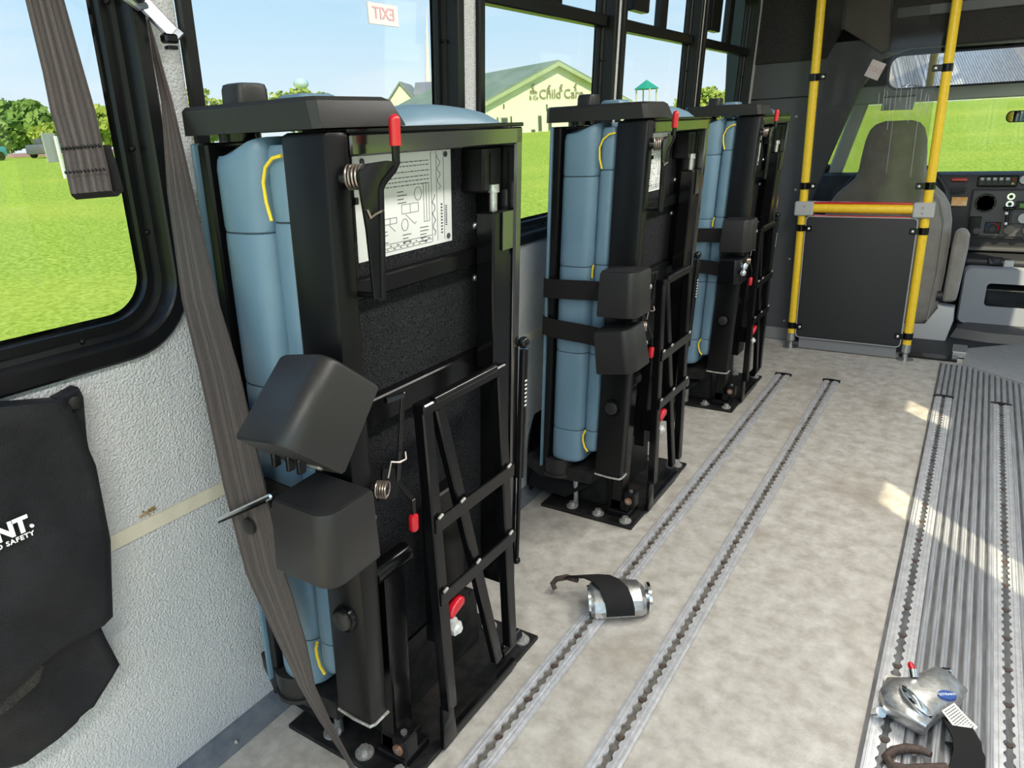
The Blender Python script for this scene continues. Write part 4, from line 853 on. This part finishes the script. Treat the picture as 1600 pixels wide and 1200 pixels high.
# ================================================================== DRIVER BARRIER
db = empty('driver_barrier', (-.52, 4.32, 0), 'driver barrier of two yellow poles, charcoal panel and clear shield', 'barrier')
def dp(x, y, z): return (x + .52, y - 4.32, z)
for x in (-.825, -.218):
    po_ = MB().cyl(dp(x, 4.32, .085), dp(x, 4.32, 2.19), .0225, n=20).build('pole', 'polyellow', db)
    MB().tube([dp(x, 4.32, .0), dp(x, 4.32, .004), dp(x, 4.32, .006), dp(x, 4.32, .035), dp(x, 4.32, .045), dp(x, 4.32, .09)], [.045, .045, .014, .013, .024, .024], 20).build('pole_foot', 'steel', po_)
    sgn = 1 if x < -.5 else -1
    for z in (1.49, .935, .706, .137):
        mb = MB(); mb.tube([dp(x, 4.32, z - .018), dp(x, 4.32, z + .018)], .0255, 20); mb.box(*(sorted((x + .52 + sgn * .02, x + .52 + sgn * .062))), -.032, -.026, z - .015, z + .015, .003); cl = mb.build('pole_clamp', 'black', po_)
        MB().sphere(dp(x + sgn * .048, 4.287, z), .010, 10).build('clamp_bolt', 'chrome', cl)
    mb = MB(); x0, x1 = sorted((x - sgn * .038, x + sgn * .060)); mb.box(x0 + .52, x1 + .52, -.036, .036, .775, .852, .006); br = mb.build('rail_bracket', 'greyplastic', po_)
    for dz in (-.015, .015): MB().sphere(dp(x + sgn * .015, 4.284, .813 + dz), .005, 8).build('bracket_screw', 'zinc', br)
mb = MB(); mb.tube([dp(-.775, 4.318, .815), dp(-.275, 4.318, .815)], .0245, 20); rl = mb.build('grab_rail', 'polyellow', db)
mb = MB(); mb.box(-.25, .235, -.02, .006, .772, .778); mb.box(-.25, .235, -.010, .012, .840, .850); mb.build('red_edge', 'red', rl)
mb = MB(); ring = rrect(-.796, -.250, .075, .770, .02, 4); mb.prism([dp(y, 4.296, z) for y, z in ring], (0, .008, 0), .002); pn = mb.build('modesty_panel', 'greypanel', db)
mb = MB(); mb.prism([dp(y, 4.297, z) for y, z in rrect(-.80, -.246, .071, .774, .022, 4)], (0, .005, 0)); mb.build('panel_edge', 'greyplastic', pn)
mb = MB(); mb.box(-.26, .255, -.01, .01, .004, .074, .002); mb.build('kick_plate', 'kick', db)
mb = MB(); ring = [(-.79, .855), (-.255, .855), (-.255, 1.66), (-.30, 1.675), (-.325, 1.70), (-.325, 2.19), (-.79, 2.19)]; mb.prism([dp(y, 4.297, z) for y, z in ring], (0, .005, 0)); px = mb.build('clear_shield', 'plexi', db, smooth=0)
mb = MB(); rr = random.Random(11)  # thin pale vertical streaks on the shield
for i in range(12):
    x = -.50 + .36 * (i / 11) * .62 + rr.uniform(-.008, .008); z1 = 1.42 - rr.uniform(0, .05); L = rr.uniform(.06, .16) if i not in (4, 9) else .42
    mb.tube([dp(x, 4.2955, z1), dp(x + rr.uniform(-.004, .004), 4.2955, z1 - L)], rr.uniform(.0007, .0013), 4)
mb.build('pale_streaks', 'seatplastic', px)
# ================================================================== CAB
mb = MB(); mb.box(-1.2, RX, 4.45, 6.0, -.06, -.002); cf = struct(mb.build('floor_cab', 'dash'))
mb = MB(); mb.box(-1.1, RX, 5.72, 5.78, -.05, .88); struct(mb.build('wall_firewall', 'dash'))
mb = MB(); mb.prism([(x, y, -.002) for x, y in ((.06, 4.33), (RX, 3.40), (RX, 4.92), (.344, 4.876), (.06, 4.64))], (0, 0, .012), .002); mb.build('rubber_mat', 'rubber', cf)
mb = MB(); mb.box(.0, .07, 4.46, 4.62, .0, .035, .004); mb.build('step_edge', 'steel', cf)
mb = MB(); mb.box(-.25, .03, 4.37, 4.45, 0, .012, .002); mb.build('sill_strip', 'black', cf)
# driver's side: door, window, pillars
mb = MB(); mb.box(-1.10, -1.04, 4.5, 5.75, -.05, .80); mb.box(-1.10, -1.04, 4.5, 4.78, .80, 1.65); mb.box(-1.10, -1.04, 4.5, 5.75, 1.62, 2.25); dr = struct(mb.build('wall_cab', 'dash', smooth=0))
mb = MB(); mb.box(-1.075, -1.07, 4.78, 5.75, .80, 1.62); mb.build('door_glass', 'glass', dr, smooth=0)
mb = MB(); mb.bar((-.915, 5.52, .74), (-.715, 5.42, 1.42), .085, .09, (1, 0, 0), .012); ap = struct(mb.build('trim_1', 'seatplastic'))
mb = MB(); mb.bar((-.955, 5.50, .80), (-.915, 5.46, .98), .07, .05, (1, 0, 0), .012); mb.build('pillar_vent', 'dash', ap)
mb = MB(); mb.prism([(-1.05, 5.70, .86), (RX, 5.70, .86), (RX, 5.60, 1.36), (-.86, 5.60, 1.36)], (0, .006, 0)); ws = struct(mb.build('window_6', 'glass', smooth=0))
mb = MB(); mb.box(-1.0, RX, 5.36, 5.72, 1.352, 1.46, .02, 2); mb.build('windscreen_header', 'seatplastic', ws)
mb = MB(); mb.box(-1.1, RX, 4.46, 5.8, 1.66, 1.72); cr = struct(mb.build('ceiling_cab', 'carpet', smooth=0))
mb = MB(); mb.box(-1.1, RX, 5.50, 5.80, 1.44, 1.70, .01); mb.build('windscreen_valance', 'dash', cr)
sv = empty('sun_visor', (-.505, 5.33, 1.365), 'grey sun visor flap hanging under the big mirror', 'visor')
mb = MB(); mb.prism([(-.10, 0, -.055), (.08, 0, -.058), (.09, 0, .02), (-.09, 0, .02)], (0, .012, 0), .003); mb.build('flap', 'seatplastic', sv)
mb = MB(); mb.cyl((-.09, .006, .02), (.09, .006, .02), .006); mb.build('hinge_rod', 'dash', sv)
# big interior mirror
nm = Vector((.11, -1, -.20)).normalized(); exm = Vector((1, .11, .0)).normalized(); ezm = exm.cross(nm) * -1
if ezm.z < 0: ezm = -ezm
im = empty('interior_mirror', (.02, 5.08, 1.515), 'wide interior mirror under the cab header', 'mirror')
def mring(w_, h_, r, d): return [exm * y + ezm * z + nm * d for y, z in rrect(-w_, w_, -h_, h_, r, 6)]
mb = MB(); mb.loft([mring(.575, .092, .06, -.03), mring(.580, .098, .06, -.01), mring(.580, .098, .06, .004)]); mb.build('mirror_case', 'black', im)
mb = MB(); mb.loft([mring(.566, .086, .055, .0041), mring(.566, .086, .055, .0055)]); mb.build('mirror_glass', 'mirror', im, smooth=0)
MB().cyl((0, .01, .06), (0, .03, .16), .02).build('mirror_stem', 'black', im)
rm = empty('rear_view_mirror', (.17, 5.45, 1.24), 'small black rear-view mirror at the right edge of the windscreen', 'mirror')
mb = MB(); mb.loft([[Vector((y, -d - .14 * y, z)) for y, z in rrect(-.10, .14, -.033, .033, .028, 5)] for d in (-.03, .0)]); mb.build('mirror_case', 'black', rm)
mb = MB(); mb.loft([[Vector((y, -d - .14 * y, z)) for y, z in rrect(-.094, .134, -.028, .028, .025, 5)] for d in (.0002, .0015)]); mb.build('mirror_glass', 'mirror', rm, smooth=0)
MB().cyl((.03, .03, .02), (.03, .10, .14), .012).build('mirror_stem', 'black', rm)
# driver's seat
ds = empty('driver_chair', (-.455, 4.80, 0), 'grey fabric driver seat with folded armrest behind the barrier', 'seat')
rows = [(.085, .315, .02), (.12, .335, .0), (.25, .345, -.01), (.40, .352, -.015), (.60, .352, -.015), (.70, .345, -.012), (.78, .325, -.008), (.84, .288, 0), (.89, .235, .004), (.93, .195, .006), (.98, .178, .008), (1.06, .172, .010), (1.15, .160, .015), (1.205, .142, .020), (1.235, .115, .03), (1.25, .07, .045)]
rings = []
for z, hw, yb in rows:
    th = .15 if z < .85 else .12; th = th if z < 1.2 else .08; lo = .05 + .0 * z
    n = 28; rings.append([(hw * math.copysign(abs(math.cos(t)) ** .45, math.cos(t)), yb + th / 2 + .10 * (z * .25) + th / 2 * math.copysign(abs(math.sin(t)) ** .6, math.sin(t)), z) for t in (2 * math.pi * j / n for j in range(n))])
mb = MB(); mb.loft(rings); bk = mb.build('backrest', 'seatfab', ds, smooth=60)
mb = MB(); mb.tube([(.30, -.018, .12), (.315, -.022, .40), (.31, -.020, .70), (.27, -.005, .82), (.18, .005, .92)], .004, 6); mb.build('back_seam', 'seatfab', bk)
mb = MB(); mb.obox((0, .11, .20), ((1, 0, 0), (0, 1, 0), (0, 0, 1)), (.33, .09, .09), .05, 3); mb.build('seat_cushion', 'seatfab', ds)
mb = MB(); mb.loft([[(x, .02 + k * .05, z) for x, z in ((.362, .235), (.430, .245), (.436, .30), (.448, .55), (.446, .62), (.428, .652), (.398, .660), (.372, .64), (.366, .55))] for k in (-1, 1)]); bm_ = mb.build('armrest', 'seatfab', ds, smooth=50)
for md in (bm_.modifiers.new('bevel', 'BEVEL'),): md.width = .012; md.segments = 2
MB().cyl((.33, .03, .26), (.41, .03, .26), .03).build('armrest_pivot', 'dash', ds)
mb = MB(); mb.prism([(.02, .0, -.06), (.40, .0, -.06), (.435, .0, .12), (.43, .0, .20), (.34, .0, .21), (.30, .0, .08), (.02, .0, .08)], (0, .10, 0), .012); mb.build('seat_base', 'seatplastic', ds)
mb = MB(); mb.box(-.30, .02, .02, .42, -.06, .08, .01); mb.build('base_front', 'dash', ds)
# steering wheel
sw_ = empty('steering_wheel', (-.455, 5.12, .76), 'dark steering wheel behind the driver seat', 'steering wheel')
e3 = Vector((0, .28, .96)).normalized(); e4 = Vector((1, 0, 0))
MB().tube([e4 * .30 * math.cos(t) + e3 * .25 * math.sin(t) for t in (2 * math.pi * j / 40 for j in range(41))], .019, 10, cap=False).build('rim', 'dash', sw_, smooth=60)
for a in (0, math.pi, -math.pi / 2): MB().bar(Vector((0, 0, 0)), e4 * .29 * math.cos(a) + e3 * .24 * math.sin(a), .05, .02, (0, 0, 1) if a != -math.pi / 2 else (1, 0, 0), .006).build('spoke', 'dash', sw_)
MB().tube([(0, .005, 0), (0, .10, -.05)], [.09, .06], 20).build('hub_column', 'dash', sw_)
# dashboard
da = empty('dashboard', (.1, 5.5, .5), 'black dashboard with switches, vents and dials', 'dashboard')
def dd(x, z, y=5.3): return Vector((x - .1, y - 5.5, z - .5))
mb = MB(); mb.prism([Vector((-1.10, y - 5.5, z - .5)) for y, z in ((5.32, .47), (5.29, .60), (5.305, .86), (5.33, .915), (5.40, .93), (5.70, .90), (5.70, .47))], (2.12, 0, 0), .01); mb.build('dash_body', 'dash', da)
def dbox(name, m, x0, x1, z0, z1, y=5.29, t=.012, bev=.003, par=None): return MB().box(x0 - .1, x1 - .1, y - t - 5.5, y - 5.5 + .004, z0 - .5, z1 - .5, bev).build(name, m, par or da)
fa = dbox('centre_fascia', 'dashgrey', -.04, 1.0, .545, .835, 5.292, .014, .012)
swp = dbox('switch_panel', 'black', -.02, .185, .848, .912, 5.30, .016, .006)
for i in range(5):
    s_ = dbox('rocker_switch', 'dash', -.008 + i * .032, .016 + i * .032, .858, .904, 5.284, .006, .002, da); dbox('switch_icon', 'seatplastic', -.005 + i * .032, .013 + i * .032, .886, .901, 5.277, .002, .001, s_)
for z in (.890, .866): MB().sphere(dd(.160, z, 5.283), .007, 8).build('warning_light', 'red' if z > .88 else 'orange', da)
MB().tube([dd(.215, .887, 5.30), dd(.215, .887, 5.282)], .024, 18).build('round_gauge', 'seatplastic', da)
for cx_, rr_ in ((.041, .058),):
    v = MB().tube([dd(cx_, .752, 5.284), dd(cx_, .752, 5.268), dd(cx_, .752, 5.268), dd(cx_, .752, 5.276)], [rr_, rr_ * .92, rr_ * .78, rr_ * .74], 28).build('round_vent', 'black', da)
    for k in (-2, -1, 0, 1, 2): MB().box(cx_ - .1 - .040, cx_ - .1 + .040, -.232, -.222, .752 - .5 + k * .016 - .003, .752 - .5 + k * .016 + .003).build('vent_slat', 'dashgrey', v)
for zz in (.792, .748):
    v = MB().tube([dd(.164, zz, 5.284), dd(.164, zz, 5.268)], [.022, .020], 22).build('ignition_ring', 'chrome', da); MB().tube([dd(.164, zz, 5.2685), dd(.164, zz, 5.262)], .011, 14).build('key_slot', 'black', v)
mb = MB(); mb.box(.035, .095, -.25, -.225, .215, .235, .006); mb.box(.055, .075, -.255, -.23, .13, .22, .004); mb.build('key_bunch', 'black', da)
for x_, z_ in ((.156, .696), (.162, .636)): MB().sphere(dd(x_, z_, 5.25), .010, 10).build('key_tag', 'white', da)
dbox('radio', 'black', .195, .45, .715, .765, 5.278, .006); dbox('radio_display', mat('green_display', (.02, .07, .01), .3, emit=.6), .215, .30, .728, .752, 5.271, .002, 0)
pl_ = dbox('grey_insert', 'dashgrey', .183, .55, .632, .705, 5.278, .008); MB().tube([dd(.245, .668, 5.27), dd(.245, .668, 5.25)], .028, 18).build('light_knob', 'seatplastic', da)
dbox('switch_block', 'black', -.028, .035, .556, .672, 5.278, .006); MB().tube([dd(.019, .588, 5.272), dd(.019, .588, 5.252)], .018, 16).build('small_knob', 'dashgrey', da)
hd = dbox('heater_dial', 'black', .058, .140, .572, .640, 5.278, .005)
for col_, a0, a1 in (('bluelogo', 90, 200), ('red', -20, 90)):
    MB().tube([dd(.099 + .031 * math.cos(math.radians(a)), .602 + .031 * math.sin(math.radians(a)), 5.271) for a in range(a0, a1 + 1, 10)], .003, 6).build('dial_arc', col_, hd)
MB().tube([dd(.099, .602, 5.273), dd(.099, .602, 5.255)], .017, 16).build('dial_knob', 'dash', hd)
MB().tube([dd(.183, .600, 5.276), dd(.183, .600, 5.250)], .027, 18).build('fan_knob', 'dash', da); MB().tube([dd(.275, .600, 5.276), dd(.275, .600, 5.250)], .027, 18).build('fan_knob', 'dash', da)
mb = MB(); mb.box(-.13, .92, -.245, -.10, -.035, -.012, .006); mb.build('dash_sill', 'dashgrey', da)
dbox('warning_sticker', 'orange', -.138, -.055, .733, .785, 5.285, .004, 0); dbox('red_indicator', 'red', -.155, -.072, .880, .898, 5.295, .004, .002)
MB().tube([dd(-.17, .832, 5.25), dd(-.11, .846, 5.22), dd(-.07, .862, 5.22)], [.008, .010, .012], 10).build('column_stalk', 'dashgrey', da)
# engine cover console
ec = empty('engine_console', (.4, 5.2, 0), 'grey engine cover console with dark open cubby below the dashboard', 'console')
def cp(x, y, z): return Vector((x - .4, y - 5.2, z))
hx0, hx1, hz0, hz1 = .118, .75, .182, .320
mb = MB(); ys_ = (5.0, 5.3); outer = rrect(-.01, RX - .002, .06, .412, .035, 6); inner = rrect(hx0, hx1, hz0, hz1, .022, 6)
mb.loft([[cp(x, 5.30, z) for x, z in outer], [cp(x, 5.02, z) for x, z in outer], [cp(x + (.010 if x < .5 else -.010), 5.0, z + (.010 if z < .2 else -.010)) for x, z in outer], [cp(x, 4.995, z) for x, z in inner], [cp(x, 5.005, z) for x, z in inner]], cap=False); cs = mb.build('console_shell', 'console', ec, smooth=40)
mb = MB(); mb.loft([[cp(x, 5.006, z) for x, z in inner], [cp(x, 5.20, z) for x, z in inner]], cap=False); mb.box(hx0 - .4, hx1 - .4, 0.0, .004, hz0, hz1); mb.build('cubby', 'black', cs, smooth=0)
mb = MB(); mb.box(hx0 - .4, hx1 - .4, -.17, 0, .272, .277); mb.build('cubby_shelf', 'dashgrey', cs)
mb = MB(); mb.loft([[cp(x, y, z) for x, y in ((-.0 - k, 4.93 - k), (.16, 4.88 - k), (RX, 4.90 - k), (RX, 5.29), (-.0 - k, 5.29))] for z, k in ((-.01, .03), (.05, .0), (.075, -.05))]); mb.build('console_skirt', 'dashgrey', ec)
mb = MB(); mb.box(-.42, .0, -.16, .10, .412, .455, .02, 3); mb.box(.0, .74, -.10, .10, .412, .430, .008); mb.build('console_tray', 'dash', ec)
mb = MB(); mb.tube([cp(.136, 5.06, .43), cp(.136, 5.06, .462), cp(.136, 5.06, .460), cp(.136, 5.06, .435)], [.045, .045, .036, .036], 22); mb.build('cup_holder', 'dash', ec)
mb = MB(); mb.box(.18 - .4, .23 - .4, -.18, -.12, .412, .452, .006); mb.build('tray_divider', 'seatplastic', ec)
# sign reflected in the second window, modelled as a pale lettered plate
ws2 = empty('window_sign', (AW - .034 + K * 1.56, 1.385, 1.562), 'reflection of a small sign with red lettering, shown as a pale pink plate high on the second window', 'sign')
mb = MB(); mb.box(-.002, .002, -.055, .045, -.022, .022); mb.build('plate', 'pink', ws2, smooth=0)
textmesh('EXIT', 'lettering', 'signred_reflection', ws2, basis((.003, -.005, 0), (0, -1, 0), (0, 0, 1)), .036)
